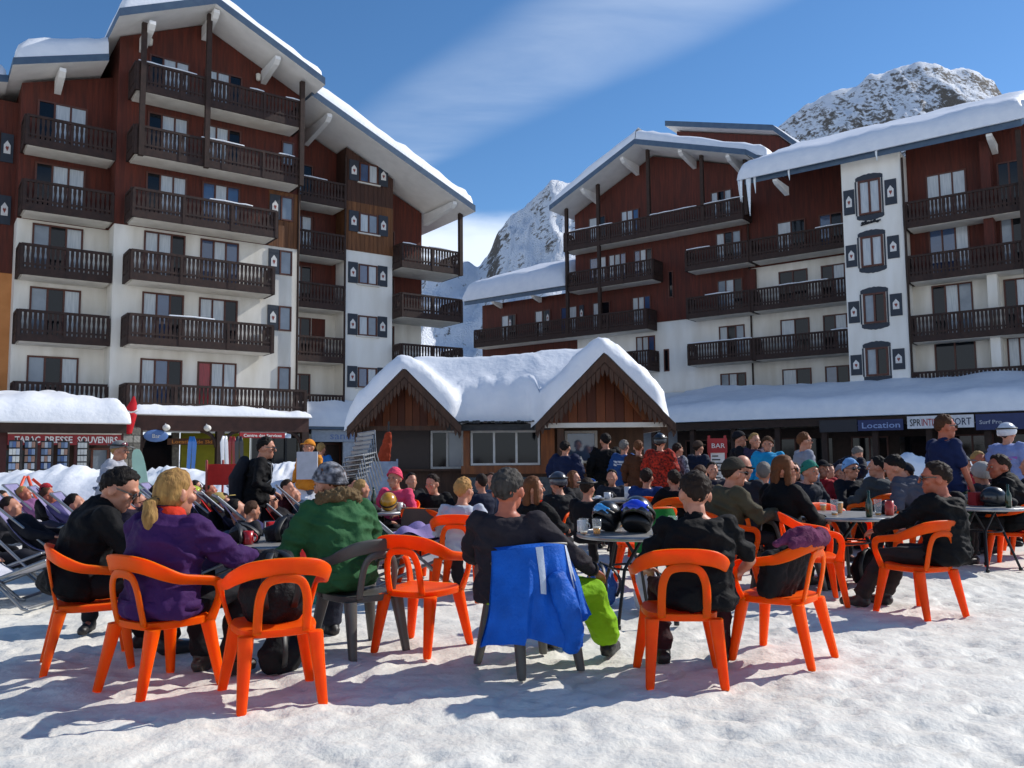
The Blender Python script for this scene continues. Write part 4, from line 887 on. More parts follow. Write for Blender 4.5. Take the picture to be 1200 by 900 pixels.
# ------------------------------------------------------------------ people
TX = bpy.data.textures.new('folds', 'CLOUDS'); TX.noise_scale = .1; TX.noise_depth = 4
TXF = bpy.data.textures.new('strands', 'CLOUDS'); TXF.noise_scale = .026; TXF.noise_depth = 1
WS = bpy.data.scenes.new('workshop')   # scratch scene for evaluating modifiers, removed at the end
def remesh(mb, name, m, parent, vox, disp=0, smooth=4, tex=None, folds=0):
    o = mb.build('tmp', m); md = o.modifiers.new('r', 'REMESH'); md.mode = 'VOXEL'; md.voxel_size = vox; md.use_smooth_shade = True
    sm = o.modifiers.new('s', 'SMOOTH'); sm.iterations = smooth; sm.factor = .5
    if disp:
        d = o.modifiers.new('d', 'DISPLACE'); d.texture = tex or TX; d.strength = disp; d.mid_level = .45; d.texture_coords = 'LOCAL'
    COL.objects.unlink(o); WS.collection.objects.link(o); vl = WS.view_layers[0]; vl.update()
    me = bpy.data.meshes.new_from_object(o.evaluated_get(vl.depsgraph)); bpy.data.objects.remove(o)
    if folds:
        me.update(); off = random.random()*50
        for v, nn in zip(me.vertices, [tuple(v.normal) for v in me.vertices]):
            p = v.co; q = Vector((p.x*5.5+off, p.y*5.5, p.z*11+p.x*4)); a = noise.noise(q); b_ = noise.noise(Vector((p.x*15, p.y*15+off, p.z*24+p.x*8)))
            v.co = p+Vector(nn)*folds*((1-2*abs(a))*.9-.35+(.6-1.6*abs(b_))*.28)
        me.update()
    me.materials.clear(); me.materials.append(m)
    return link(name, me, parent)
def ik(a, b, l1, l2, pole):
    a, b = Vector(a), Vector(b); d = b-a; L_ = d.length
    if L_ > (l1+l2)*.995: b = a+d*((l1+l2)*.995/L_); d = b-a; L_ = d.length
    x = (l1*l1-l2*l2+L_*L_)/(2*L_); h = math.sqrt(max(0, l1*l1-x*x)); n_ = d/L_
    p = Vector(pole); p = (p-n_*p.dot(n_)).normalized(); return a+n_*x+p*h, b
def dome(c, Mh, r, edge, nu=20, nv=9, close=True, push=0):
    """cap of an ellipsoid: edge(az) gives the polar angle of its rim, az 0 = front"""
    b = MB(); vs = []
    for i in range(nv+1):
        for j in range(nu):
            az = 2*math.pi*j/nu; th = edge(az)*i/nv
            k = 1+push*(math.sin(az*3+i)*.02-.115*max(0, (i/nv-.72)/.28)**1.5)
            p = Vector((r[0]*math.sin(th)*math.sin(az)*k, r[1]*math.sin(th)*math.cos(az)*k, r[2]*math.cos(th)*(k if push else 1)))
            vs.append(c+Mh @ p)
    for i in range(nv+1):
        for j in range(nu):
            az = 2*math.pi*j/nu; th = edge(az)*(1-i/nv)
            q_ = .80 if push else .86; p = Vector((r[0]*q_*math.sin(th)*math.sin(az), r[1]*q_*math.sin(th)*math.cos(az), r[2]*q_*math.cos(th))); vs.append(c+Mh @ p)
    fs = [(i*nu+j, i*nu+(j+1) % nu, (i+1)*nu+(j+1) % nu, (i+1)*nu+j) for i in range(2*nv+1) for j in range(nu)]
    return b.add(vs, fs, 0, True)
def hand(mb, w, d, up, side):
    d = d.normalized(); r_ = d.cross(up); r_ = r_.normalized() if r_.length > .01 else Vector((1, 0, 0)); u = r_.cross(d)
    mb.tube([w-d*.02, w+d*.04, w+d*.085], [.03, .04, .038], 8, fy=.5, up=u)
    for i, (off, l) in enumerate(((-.029, .062), (-.01, .073), (.010, .068), (.028, .052))):
        p = w+d*.085+r_*off*1.15; q = p+d*l*.55-u*.012; e = q+d*l*.35-u*.025; mb.tube([p-d*.02, p, q, e], [.0095, .0092, .0085, .007], 6)
    t0 = w+d*.02-r_*side*.03; t1 = t0+d*.035-r_*side*.03-u*.012; mb.tube([t0, t1, t1+d*.03-r_*side*.004-u*.01], [.013, .0105, .0085], 6)
HAIR = dict(black='#17120f', dark='#2a1e17', brown='#4b3121', chestnut='#6a4227', fair='#a5824f', blonde='#b68d52', greying='#2a2623', strawberry='#b98a52', grey='#77726c')
def person(label, px, Y, pytop, face, pose='sit', jacket='#15151a', trousers='#1a1a1f', boots='#1d1c1c', hair='dark', style='short', head=(0, 0, 0), lean=-6, side=0,
           arms=None, legs=None, near=1, skin='skin', hat=None, hatc='#222', shades=False, goggles=None, sleeves='long', collar=None, stripe=None, tr=0, scarf=None, sc=None, x=None, group=None, bulk=1.0, puff=.012, trk=None, bag=None, fur=None, poles=None):
    """px,pytop: where the crown of the head stands in the picture; Y: distance; face: degrees clockwise from facing away"""
    x = X(px, Y) if x is None else x
    r = thing('person', label, 'person', (x, Y, gz(x, Y)), -math.radians(face), group)
    vox = {2: .0085, 1: .0115, 0: .018}[near]
    V3 = Vector
    hipz = {'sit': .49, 'stand': .92, 'lounge': .38, 'walk': .91}[pose]
    Rt = Matrix.Rotation(math.radians(-lean), 3, 'X') @ Matrix.Rotation(math.radians(side), 3, 'Y')
    if pose == 'lounge': Rt = Matrix.Rotation(math.radians(48 if lean == -6 else -lean), 3, 'X')
    P0 = V3((0, -.06 if pose == 'sit' else 0, hipz)); sp = lambda h, w=0, d=0: P0+Rt @ V3((w, d, h))
    neck = sp(.50, 0, .0); Rh = Rt.lerp(Matrix.Identity(3), .7) if pose != 'lounge' else Matrix.Rotation(math.radians(18), 3, 'X')
    Rh = Matrix.Rotation(-math.radians(head[0]), 3, 'Z') @ Rh @ Matrix.Rotation(-math.radians(head[1]), 3, 'X') @ Matrix.Rotation(math.radians(head[2]), 3, 'Y')
    hc = neck+(Rt @ V3((0, .016, .055)))+Rh @ V3((0, .024, .085)); Rh = Rh*1.11; H = lambda a, b_, c_: hc+Rh @ V3((a, b_, c_))
    ztop = H(0, -.01, .128).z
    if sc is None: sc = min(1.12, max(.62, ZP(px, pytop, Y)/ztop))
    r.scale = (sc*(bulk*.5+.5), sc*(bulk*.5+.5), sc)
    # limbs
    shl = [sp(.435, s_*.178, 0) for s_ in (-1, 1)]; hips = [sp(.0, s_*.088, .0) for s_ in (-1, 1)]
    if arms is None: arms = {'sit': ((-.2, .28, .66), (.2, .28, .66)), 'stand': ((-.27, .06, .88), (.27, .06, .88)), 'walk': ((-.27, -.12, .9), (.27, .22, .98)), 'lounge': ((-.28, .15, .5), (.28, .15, .5))}[pose]
    if legs is None: legs = {'sit': ((-.15, .44, .08), (.16, .4, .08)), 'stand': ((-.11, .0, .08), (.12, .03, .08)), 'walk': ((-.09, .26, .09), (.1, -.28, .12)), 'lounge': ((-.12, .85, .34), (.13, .82, .34))}[pose]
    A = []; Lg = []
    for s_, sh, tg in zip((-1, 1), shl, arms): A.append((sh,)+ik(sh, tg, .285, .25, (s_*.7, -.6, -.6)))
    for s_, hp, tg in zip((-1, 1), hips, legs): Lg.append((hp,)+ik(hp, tg, .44, .43, poles[s_ > 0] if poles else (s_*.25, 1, .75)))
    sk = M_[skin]
    b = MB()
    def torso(b, g, top, bot=-.1, wmul=1, flare=0):
        hs = [((-.045, .165, .118) if pose == 'sit' else (-.1, .16, .115)), (0, .172, .122), (.12, .152, .108), (.28, .172, .122), (.39, .178, .115), (.455, .135, .085), (.50, .075, .07)]
        hs = [(h, w, d) for h, w, d in hs if bot <= h <= top]; ck = .25
        b.tube([sp(h) for h, w, d in hs], [w*wmul+g+(flare if h < .05 else 0) for h, w, d in hs], 14, fx=1, fy=[(d+g)/(w+g) for h, w, d in hs], up=Rt @ V3((0, 1, 0)), ck=ck)
    torso(b, -.012, .5); b.tube([sp(.46), neck+(Rt @ V3((0, .005, .05))), H(0, -.015, -.05)], [.062, .052, .05], 10)
    b.ell(H(0, -.012, .025), (.078, .097, .103), Rh, 16, 12); b.ell(H(0, .026, -.055), (.058, .066, .07), Rh, 12, 10); b.ell(H(0, .07, -.093), (.026, .022, .022), Rh, 8, 6)
    b.tube([H(0, .088, .028), H(0, .108, -.005), H(0, .112, -.022)], [.009, .013, .015], 6); b.ell(H(0, .083, .035), (.05, .014, .012), Rh, 10, 6); b.ell(H(0, .088, -.06), (.024, .011, .010), Rh, 8, 6)
    for s_ in (-1, 1): b.ell(H(s_*.08, -.012, -.012), (.012, .022, .034), Rh, 8, 6); b.ell(H(s_*.045, .06, -.02), (.026, .026, .026), Rh, 8, 6)
    for s_, (sh, el, wr) in zip((-1, 1), A):
        b.tube([sh, sh.lerp(el, .5), el, el.lerp(wr, .4), wr], [.048, .043, .036, .036, .027], 8)
        hand(b, wr, wr-el, V3((0, 0, 1)), s_)
    for hp, kn, an in Lg: b.tube([hp, kn, kn.lerp(an, .4), an], [.075, .05, .048, .035], 8); b.tube([an, an+V3((0, .1, -.04))], .03, 6)
    remesh(b, 'body', sk, r, vox, 0, 3)
    # jacket
    if jacket:
        g_ = .022+puff; b = MB(); torso(b, g_, .46 if not collar else .5, -.1, 1, .012)
        if collar: b.tube([sp(.45), sp(.5), neck+Rt @ V3((0, .0, .045))], [.098, .09, .084], 12, caps=False); b.tube([sp(.44), sp(.5)], .08, 10)
        if sleeves == 'short': b.tube([sp(.44), sp(.475)], [.09, .066], 10)
        for (sh, el, wr) in A:
            if sleeves == 'short': b.tube([sh, sh.lerp(el, .4), sh.lerp(el, .75)], [.068, .064, .062], 8)
            else: b.tube([sh, sh.lerp(el, .5), el, el.lerp(wr, .5), el.lerp(wr, .96)], [.07+puff*.5, .064+puff*.5, .056+puff*.4, .05+puff*.3, .042], 10)
        jm = cloth(jacket); o = remesh(b, 'jacket' if sleeves == 'long' else 'tshirt', jm, r, vox*1.15, .012, 2, folds=(.026 if puff > .015 else .018) if near else .012)
        if near and sleeves == 'long':
            for (sh, el, wr) in A: MB().tube([el.lerp(wr, .9), el.lerp(wr, 1.02)], [.05+puff*.2, .046], 12, ck=.1).build('cuff', cloth('#1b1b1f'), r)
        if near == 2 and collar:
            b = MB(); b.tube([sp(-.02), sp(.03)], [.168+g_+.012, .168+g_+.012], 20, fy=[(.12+g_+.012)/(.168+g_+.012)]*2, up=Rt @ V3((0, 1, 0)), ck=.02); b.build('hem_band', jm, r)
            MB().sweep([sp(.44, 0, -.10-g_*.6), sp(.455, 0, -.09-g_*.6)], [Rt @ V3((1, 0, 0))]*2, [.05, .05], .008).build('hanger_loop', cloth('#1b1b1f'), r)
        if stripe:
            for hs_ in ((.30, .36) if stripe[0] == 2 else (.30,)):
                b = MB(); q_ = [(.172, .122), (.176, .118)]; b.tube([sp(hs_-.022), sp(hs_+.022)], [.172+g_+.007, .173+g_+.007], 18, fy=[(.122+g_+.007)/(.172+g_+.007)]*2, up=Rt @ V3((0, 1, 0)), ck=.02); b.build('stripe', cloth(stripe[1]), r)
        if scarf:
            b = MB(); b.tube([sp(.47), sp(.515), neck+Rt @ V3((0, .0, .05))], [.105, .1, .086], 14, ck=.2); remesh(b, 'neck_warmer', cloth(scarf), r, vox, .02, 1)
        if fur:
            b = MB(); fp = [sp(.46)+Rt @ V3((.115*math.sin(a), .09*math.cos(a)-.02, .05-.035*math.cos(a))) for a in [k*math.pi/7 for k in range(3, 12)]]
            b.tube(fp, .05, 8); remesh(b, 'fur_collar', cloth(fur, None, .95, .01), r, vox, .05, 1, TXF)
    b = MB(); torso(b, .016, .12, -.1)
    for hp, kn, an in Lg: b.tube([hp, hp.lerp(kn, .5), kn, kn.lerp(an, .5), kn.lerp(an, .80 if tr else .88)], [.095, .086+tr*.6, .07+tr, .068+tr, .068+tr*.6], 10)
    remesh(b, 'trousers', cloth(trousers), r, vox*1.25, .012, 2, folds=.016 if near else .010)
    for s_, (hp, kn, an) in zip((-1, 1), Lg):
        f = V3((s_*.12, 1, 0)).normalized() if pose != 'lounge' else V3((s_*.2, .35, .9)).normalized()
        dn = V3((0, 0, -1)) if pose != 'lounge' else V3((0, .9, -.35)).normalized()
        b = MB(); b.tube([an-f*.045+dn*.035, an+f*.06+dn*.045, an+f*.155+dn*.05], [.048, .05, .042], 10, fx=.95, fy=.9); b.tube([an+(kn-an).normalized()*.12, an+dn*.02-f*.005], [.056, .054], 10)
        b.tube([an-f*.05+dn*.075, an+f*.165+dn*.075], [.045, .045], 8, fx=1, fy=.18)
        remesh(b, 'boot', mat('boot_'+boots.strip('#'), boots, .5, None, 9, .003, 40), r, vox*1.15, 0, 2)
    # hair and headwear
    hm = mat('hair_'+hair, HAIR[hair], .7, '#7a5a33' if hair == 'blonde' else ('#4a4642' if hair == 'greying' else None), 34, .007, 130, stretch=(1, 1, .16), spec=.2)
    R = math.radians
    def edge(az, fr=50, sd=88, bk=143):
        c = math.cos(az); ab = abs((az+math.pi) % (2*math.pi)-math.pi)
        sb = 15*math.exp(-((ab-1.3)/.2)**2)-8*math.exp(-((ab-.75)/.25)**2)+3*math.sin(az*9+px)+2.5*math.sin(az*5+px) if bk == 143 else 0
        return R(sb+sd+(fr-sd)*max(0, c)**1.0+(bk-sd)*max(0, -c)**1.1)
    hr = (.088, .106, .112); hcn = H(0, -.012, .025)
    if style != 'bald':
        d = dome(hcn, Rh, hr, lambda a: edge(a), 26, 12, push=1)
        if style in ('long', 'pony'):
            if style == 'long':
                d2 = MB().tube([H(0, -.05, .05), H(0, -.085, -.04), H(0, -.08, -.14), H(0, -.085, -.24)], [.085, .085, .09, .06], 12, fx=1, fy=.5, up=Rh @ V3((0, 1, 0)))
                for s_ in (-1, 1): d2.tube([H(s_*.06, 0, .07), H(s_*.088, 0, -.03), H(s_*.09, .0, -.13), H(s_*.085, .01, -.2)], [.04, .034, .036, .022], 8)
                d.add(d2.v, d2.f, 0, True)
            else:
                d2 = MB().ell(H(0, -.03, .0), (.085, .09, .09), Rh); d.add(d2.v, d2.f, 0, True)
        remesh(d, 'hair', hm, r, max(.009, vox*.8), (.012 if style != 'short' else .024) if near else .012, 1, TXF)
        if style == 'pony':
            d = MB().tube([H(0, -.10, -.03), H(.01, -.145, -.06), H(.03, -.15, -.13), H(.04, -.135, -.21), H(.035, -.12, -.255)], [.022, .036, .044, .036, .012], 10); remesh(d, 'ponytail', hm, r, .008, .008, 1, TXF)
            MB().lathe([(.02, -.012), (.03, -.006), (.03, .006), (.02, .012)], 12).build('hair_band', M_['black'], r).location = H(0, -.112, -.035)
    if hat:
        cm = cloth(hatc, None, .9, .008)
        if hat == 'beanie':
            d = dome(hcn, Rh, (.091, .109, .122), lambda a: edge(a, 64, 92, 112), 22, 9); o = remesh(d, 'beanie', cm, r, vox*.9, .012, 2, TXF)
            rim = MB().tube([hcn+Rh @ V3((.091*math.sin(edge(a, 64, 92, 112))*math.sin(a), .109*math.sin(edge(a, 64, 92, 112))*math.cos(a), .122*math.cos(edge(a, 64, 92, 112)))) for a in [k*math.pi/10 for k in range(21)]], .011, 6, caps=False)
            rim.build('beanie_brim', cm, r)
        elif hat == 'cap':
            d = dome(hcn, Rh, (.096, .114, .12), lambda a: edge(a, 70, 84, 92), 22, 9); d.build('cap', cm, r)
            MB().sweep([H(0, .085, .065), H(0, .13, .062), H(0, .175, .05)], [Rh @ V3((1, 0, 0))]*3, [.14, .14, .09], .008).build('cap_peak', cm, r)
        elif hat == 'helmet':
            d = dome(hcn, Rh, (.115, .135, .135), lambda a: edge(a, 64, 104, 112), 24, 10); d.build('helmet', mat('helmet_'+hatc.strip('#'), hatc, .3, None, 5, coat=.5), r)
        elif hat == 'hood':
            d = dome(hcn, Rh, (.115, .135, .14), lambda a: edge(a, 62, 118, 128), 22, 9); remesh(d, 'hood', cm, r, vox, .015, 2)
        elif hat == 'band':
            MB().tube([hcn+Rh @ V3((.092*math.sin(a), .110*math.cos(a), .035)) for a in [k*math.pi/12 for k in range(25)]], .022, 6, caps=False, fx=.35).build('headband', cm, r)
    if goggles:
        gy = .06 if hat != 'helmet' else .085; z_ = .085
        d = MB().tube([H(s_*.075, gy+.03-abs(s_)*.045, z_) for s_ in (-1, -.6, -.2, .2, .6, 1)], [.022, .034, .036, .036, .034, .022], 8, fx=.5)
        d.build('goggles', mat('goggle_'+goggles.strip('#'), goggles, .12, None, 4, coat=1), r)
        MB().tube([hcn+Rh @ V3((1.02*.118*math.sin(a), 1.02*.138*math.cos(a), .05)) for a in [k*math.pi/12 for k in range(3, 22)]], .012, 6, fx=.3).build('goggle_strap', M_['black'], r)
    if shades:
        d = MB()
        for s_ in (-1, 1):
            d.tube([H(s_*.013, .102, .008), H(s_*.036, .1, .008), H(s_*.062, .085, .01)], [.016, .021, .017], 8, fx=.32, up=Rh @ V3((0, 0, 1)), fy=1) if False else d.ell(H(s_*.036, .096, .008), (.03, .010, .021), Rh, 10, 6)
            d.bar(H(s_*.062, .085, .016), H(s_*.081, -.005, .012), .004, .008)
        d.bar(H(-.02, .105, .014), H(.02, .105, .014), .006, .006); d.build('sunglasses', mat('sunglass', '#0b0b0d', .08, coat=1), r)
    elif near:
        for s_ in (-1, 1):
            MB().ell(H(s_*.034, .083, .01), (.013, .010, .009), Rh, 10, 8).ell(H(s_*.034, .0925, .01), (.0055, .002, .0055), Rh, 8, 6, 1).build('eye', [mat('shaded_eye_white', '#a8988a', .3), mat('iris', '#2a1c14', .1)], r)  # whites toned down, shade of the sockets put into their colour
    if bag:
        d = MB(); d.tube([sp(-.02, 0, -.22), sp(.2, 0, -.25), sp(.42, 0, -.2)], [.13, .15, .11], 12, fx=1.0, fy=.75, up=Rt @ V3((0, 1, 0)))
        o = remesh(d, 'rucksack', cloth(bag), None, .015, .03, 2); o.location = r.location; o.rotation_euler = r.rotation_euler; o.scale = r.scale
        tag(o, 'dark rucksack on the back of the walking man', 'rucksack')
        for s_ in (-1, 1): MB().sweep([sp(.40, s_*.09, -.13), sp(.50, s_*.10, -.02), sp(.44, s_*.105, .13), sp(.25, s_*.12, .16), sp(.1, s_*.17, 0)], [Rt @ V3((1, 0, 0))]*5, [.05]*5, .012).build('strap', cloth('#8a8d90'), o)
    r['_h'] = 0
    del r['_h']
    return r
# ------------------------------------------------------------------ foreground chairs
chair(-2.17, 5.26, 34, 'orange plastic armchair the blonde woman in purple sits in')
chair(-2.9, 5.84, 61, 'orange plastic armchair at the left edge under the man in black')
chair(-1.4, 5.0, -26, 'orange plastic armchair holding a black rucksack, nearest the camera')
chair(-.67, 6.2, 27, 'empty orange plastic armchair left of the blue jacket')
chair(1.05, 5.4, 4, 'orange plastic armchair of the man in the black T-shirt')
chair(1.81, 5.78, -51, 'orange plastic armchair with dark coat and plum scarf hung on it')
chair(3.54, 7.43, -22, 'orange plastic armchair of the man in black with sunglasses on the right')
chair(6.2, 10.5, -45, 'orange plastic armchair at the right edge under the bearded man')
chair(-1.12, 6.2, -42, 'grey plastic armchair of the person in the green parka', True)
chair(.1, 5.67, -30, 'grey plastic armchair with a bright blue jacket draped over its back', True)
chair(2.8, 7.95, 100, 'orange plastic armchair turned sideways beyond the plum scarf')
chair(3.6, 9.4, 150, 'orange plastic armchair facing the camera across the beer table')
chair(1.45, 9.2, -30, 'orange plastic armchair with a green jacket draped on it')
chair(-.95, 9.6, 30, 'orange plastic armchair behind the boy in pale grey')
chair(.45, 10.8, 200, 'orange plastic armchair beside the ski helmets in front of the hut')

# ------------------------------------------------------------------ tables
table(-1.92, 6.62, .95, 'round grey table with red mugs between the parka and the blonde woman')  # positions of tables and the items on them scaled outward about the camera
table(1.0, 7.12, 1.0, 'round grey table with black ski helmet and two beers')
table(3.5, 9.0, 1.3, 'wide round grey table with beer glasses on the right')
table(X(1146, 10.1), 10.1, .95, 'round grey table beside the bearded man on the right')
table(1.55, 12.6, 1.05, 'small round grey table with white cups in front of the hut counter')
table(5.2, 13.8, 1.1, 'round grey table among the families by the right snow bank')
table(-1.75, 10.3, 1.05, 'round grey table with helmets beside the person in pink')

# ------------------------------------------------------------------ foreground people
person('man in black jacket with dark hair and sunglasses leaning over at the left', 100, 5.86, 551, 52, jacket='#0b0b0e', trousers='#17171b', hair='black', head=(28, 22, 0), lean=20, shades=True, near=2, sleeves='long', collar=True, legs=((-.16, .42, .08), (.12, .5, .08)), bulk=1.1, arms=((-.12, .44, .74), (.2, .42, .74)))
person('blonde woman with ponytail in a purple ski jacket', 203, 5.28, 548, 20, jacket='#3c1c52', trousers='#15151a', boots='#3a342f', hair='blonde', scarf='#c8331c', style='pony', head=(14, 4, 0), lean=4, near=2, collar=True, puff=.03, bulk=1.12, arms=((-.22, .40, .72), (.26, .4, .72)), legs=((-.06, .36, .08), (.16, .34, .08)))
person('dark-haired man in sunglasses facing the camera behind the table', 147, 7.3, 557, 165, jacket='#2a2430', hair='black', shades=True, near=1, head=(-25, 5, 0), skin='skin2', lean=4)
person('person in green parka with fur collar and patterned knit hat', 396, 6.25, 543, -38, jacket='#30603a', trousers='#2a2d3a', hair='chestnut', hat='beanie', hatc='#34353c/#8f9096', fur='#6d5a40', near=2, collar=True, puff=.035, head=(-15, 12, 0), lean=10, bulk=1.12)
person('man in dark grey sweater and lime green ski trousers', 597, 5.68, 549, 14, jacket='#2b272d', trousers='#8ac218', boots='#131313', hair='greying', near=2, head=(6, 0, 0), lean=-3, puff=.008, bulk=1.2, arms=((-.22, .3, .62), (.46, .18, .60)), tr=.03, legs=((.14, .54, .08), (.52, .40, .08)), skin='skin2', poles=((.5, 1, .75), (1.5, .7, .8)))
person('man in black T-shirt with tousled brown hair', 812, 5.42, 553, 2, jacket='#0b0b0e', trousers='#33161b', boots='#151515', hair='dark', near=2, sleeves='short', head=(-4, 10, 4), lean=4, puff=.016, bulk=1.12, arms=((-.26, .3, .62), (.32, .28, .60)), legs=((-.18, .3, .08), (.2, .34, .08)))
person('man in black with sunglasses looking left on the right', 1093, 7.46, 540, -32, jacket='#0b0b0e', trousers='#2e2a2a', boots='#2a2a2a', hair='dark', near=2, shades=True, head=(-38, 2, 0), lean=2, puff=.02, bulk=1.08, skin='skin2', legs=((-.3, .55, .08), (-.05, .5, .08)), arms=((-.2, .42, .68), (.2, .38, .66)))
person('bearded man in a black coat at the right edge', 1176, 10.5, 530, -58, jacket='#0b0b0e', trousers='#17171a', hair='dark', near=1, head=(-30, 2, 0), lean=10, puff=.03, collar=True, skin='skin2', bulk=1.1)
person('boy in pale grey top with strawberry blond hair', 541, 8.4, 560, 10, jacket='#b9bfcc', trousers='#33343c', hair='strawberry', near=1, head=(25, 0, 0), puff=.006, lean=6)
chair(X(541, 8.4), 8.4, 12, 'orange plastic armchair the boy in pale grey sits in')
def seat(label, px, Y, py, face, ch=None, grey=False, **k):
    person(label, px, Y, py, face, **k)
    if ch: chair(X(px, Y), Y, face, ch, grey)
seat('woman in black with long brown hair seen beyond the grey sweater man', 628, 8.9, 557, 35, None, jacket='#0b0b0e', hair='chestnut', style='long', head=(40, 0, 0))
seat('woman with sunglasses and long hair in a black fleece', 916, 8.7, 533, 62, 'grey plastic armchair under the woman with sunglasses', True, jacket='#0b0b0e', hair='chestnut', style='long', shades=True, head=(30, 0, 0), near=1, collar=True, lean=2)
seat('man in cap and olive jacket in profile behind the black T-shirt', 845, 8.6, 537, 75, 'orange plastic armchair under the man in the olive jacket', jacket='#4b4534', hair='dark', hat='cap', hatc='#3b372f', shades=True, near=1, lean=14, puff=.02, arms=((-.1, .42, .76), (.16, .44, .74)))
seat('bald man in a dark sweater seen from behind', 866, 10.2, 532, 30, 'orange plastic armchair under the bald man', jacket='#24242c', style='bald', near=1, head=(25, 4, 0), lean=6)
seat('man in slate grey jacket bending over his table', 1072, 10.3, 531, -40, 'orange plastic armchair under the man in slate grey', jacket='#4a4d5a', hair='black', near=1, lean=26, head=(-20, 15, 0), puff=.03)
seat('person in charcoal coat with a white fur hood', 1152, 11.2, 541, -20, None, jacket='#3a3a3e', hair='grey', hat='hood', hatc='#b3aca4', near=1, lean=10, puff=.03)
seat('person in a bright pink jacket and pink hat at the left of the hut', 463, 11.2, 549, 200, 'orange plastic armchair under the person in pink', jacket='#e0486c', hair='dark', hat='beanie', hatc='#e8506e', lean=4)
seat('dark-haired person in black next to the person in pink', 508, 11.6, 553, 170, None, jacket='#0b0b0e', hair='dark', lean=8, head=(40, 10, 0))
seat('person in royal blue ski jacket seen from behind', 757, 11.8, 548, 20, 'orange plastic armchair under the person in royal blue', jacket='#1f3a72', stripe=(1, '#3d66a8'), hair='dark', puff=.03)
seat('person in black seen from behind beside the royal blue jacket', 785, 11.5, 550, -8, 'orange plastic armchair under the person in black', jacket='#0b0b0e', hair='dark', puff=.03)
seat('person in black helmet with white lettered goggles by the hut', 655, 10.9, 553, -30, None, jacket='#1b1c20', hair='black', hat='helmet', hatc='#3a3b44', goggles='#c6c9d0', lean=8)
seat('child in a teal and white bobble hat', 945, 11.2, 540, 150, None, jacket='#1d2430', hair='dark', hat='beanie', hatc='#2f7f6e', lean=4)
seat('child in a dark cap and red jacket', 964, 13.4, 540, 180, None, jacket='#a32530', hair='black', hat='cap', hatc='#15161c')
seat('child in grey hat and red jacket', 984, 13.2, 545, 190, None, jacket='#8e1f28', hair='brown', hat='beanie', hatc='#8d8a92')
seat('person in dark coat and pale blue ski hat', 999, 12.2, 535, 160, None, jacket='#16181f', hair='dark', hat='beanie', hatc='#7ba8d8', shades=True)
seat('person in dark grey fleece with short black hair seen from behind', 1019, 11.9, 535, -30, 'orange plastic armchair under the dark grey fleece', jacket='#3d4348', hair='black', head=(-30, 0, 0), puff=.02)
seat('child in a red and orange jacket', 1036, 13.1, 537, -10, None, jacket='#b2401f', hair='chestnut', style='long')
seat('person in yellow jacket behind the slate grey man', 1045, 13.8, 533, 10, None, jacket='#c79a22', hair='black')
seat('person in red with a grey cap at the right', 1131, 13.0, 533, 150, None, jacket='#a5202c', hair='brown', hat='cap', hatc='#6d6f72')
seat('fair-haired person facing the camera behind the bearded man', 1148, 13.4, 529, 175, None, jacket='#5a3340', hair='fair', skin='skin2')
seat('person in dark goggles sitting behind the bearded man', 1160, 14.0, 528, 185, None, jacket='#26262b', hair='dark', goggles='#202028', hat='beanie', hatc='#2b2b30')
seat('small child with dark hair near the red menu sign', 834, 14.0, 541, 180, None, jacket='#2b2733', hair='black')

for lb, px, Y, py, fc, kw in (
 ('person in black seated low between the blonde woman and the parka', 268, 10.0, 578, 120, dict(jacket='#101014', hair='black')),
 ('person in dark maroon seated near the rucksack man', 330, 12.4, 562, 100, dict(jacket='#3d1520', hair='dark', lean=14)),
 ('person in navy seated behind the blonde woman', 236, 13.4, 562, 80, dict(jacket='#1a2340', hair='dark')),
 ('person in black with a red hat seated by the snow bank', 62, 13.2, 566, 90, dict(jacket='#15151a', hair='dark', hat='beanie', hatc='#b53038')),
 ('person in dark violet seated beside the steel blue loungers', 214, 9.4, 580, 60, dict(jacket='#2f2048', hair='chestnut', style='long')),
 ('person in charcoal seated left of the red deck chair', 290, 9.0, 585, 40, dict(jacket='#26272c', hair='brown', lean=12)),
 ('person in black with a fair ponytail near the hut board', 430, 10.6, 562, 60, dict(jacket='#131317', hair='fair', style='pony')),
 ('person in dark teal seated in front of the stacked chairs', 418, 12.6, 560, 120, dict(jacket='#173a3e', hair='black')),
 ('person in dark grey seated at the far left edge', 12, 10.8, 575, 80, dict(jacket='#2c2c33', hair='dark', shades=True))):
    person(lb, px, Y, py, fc, near=0, puff=.025, **kw)
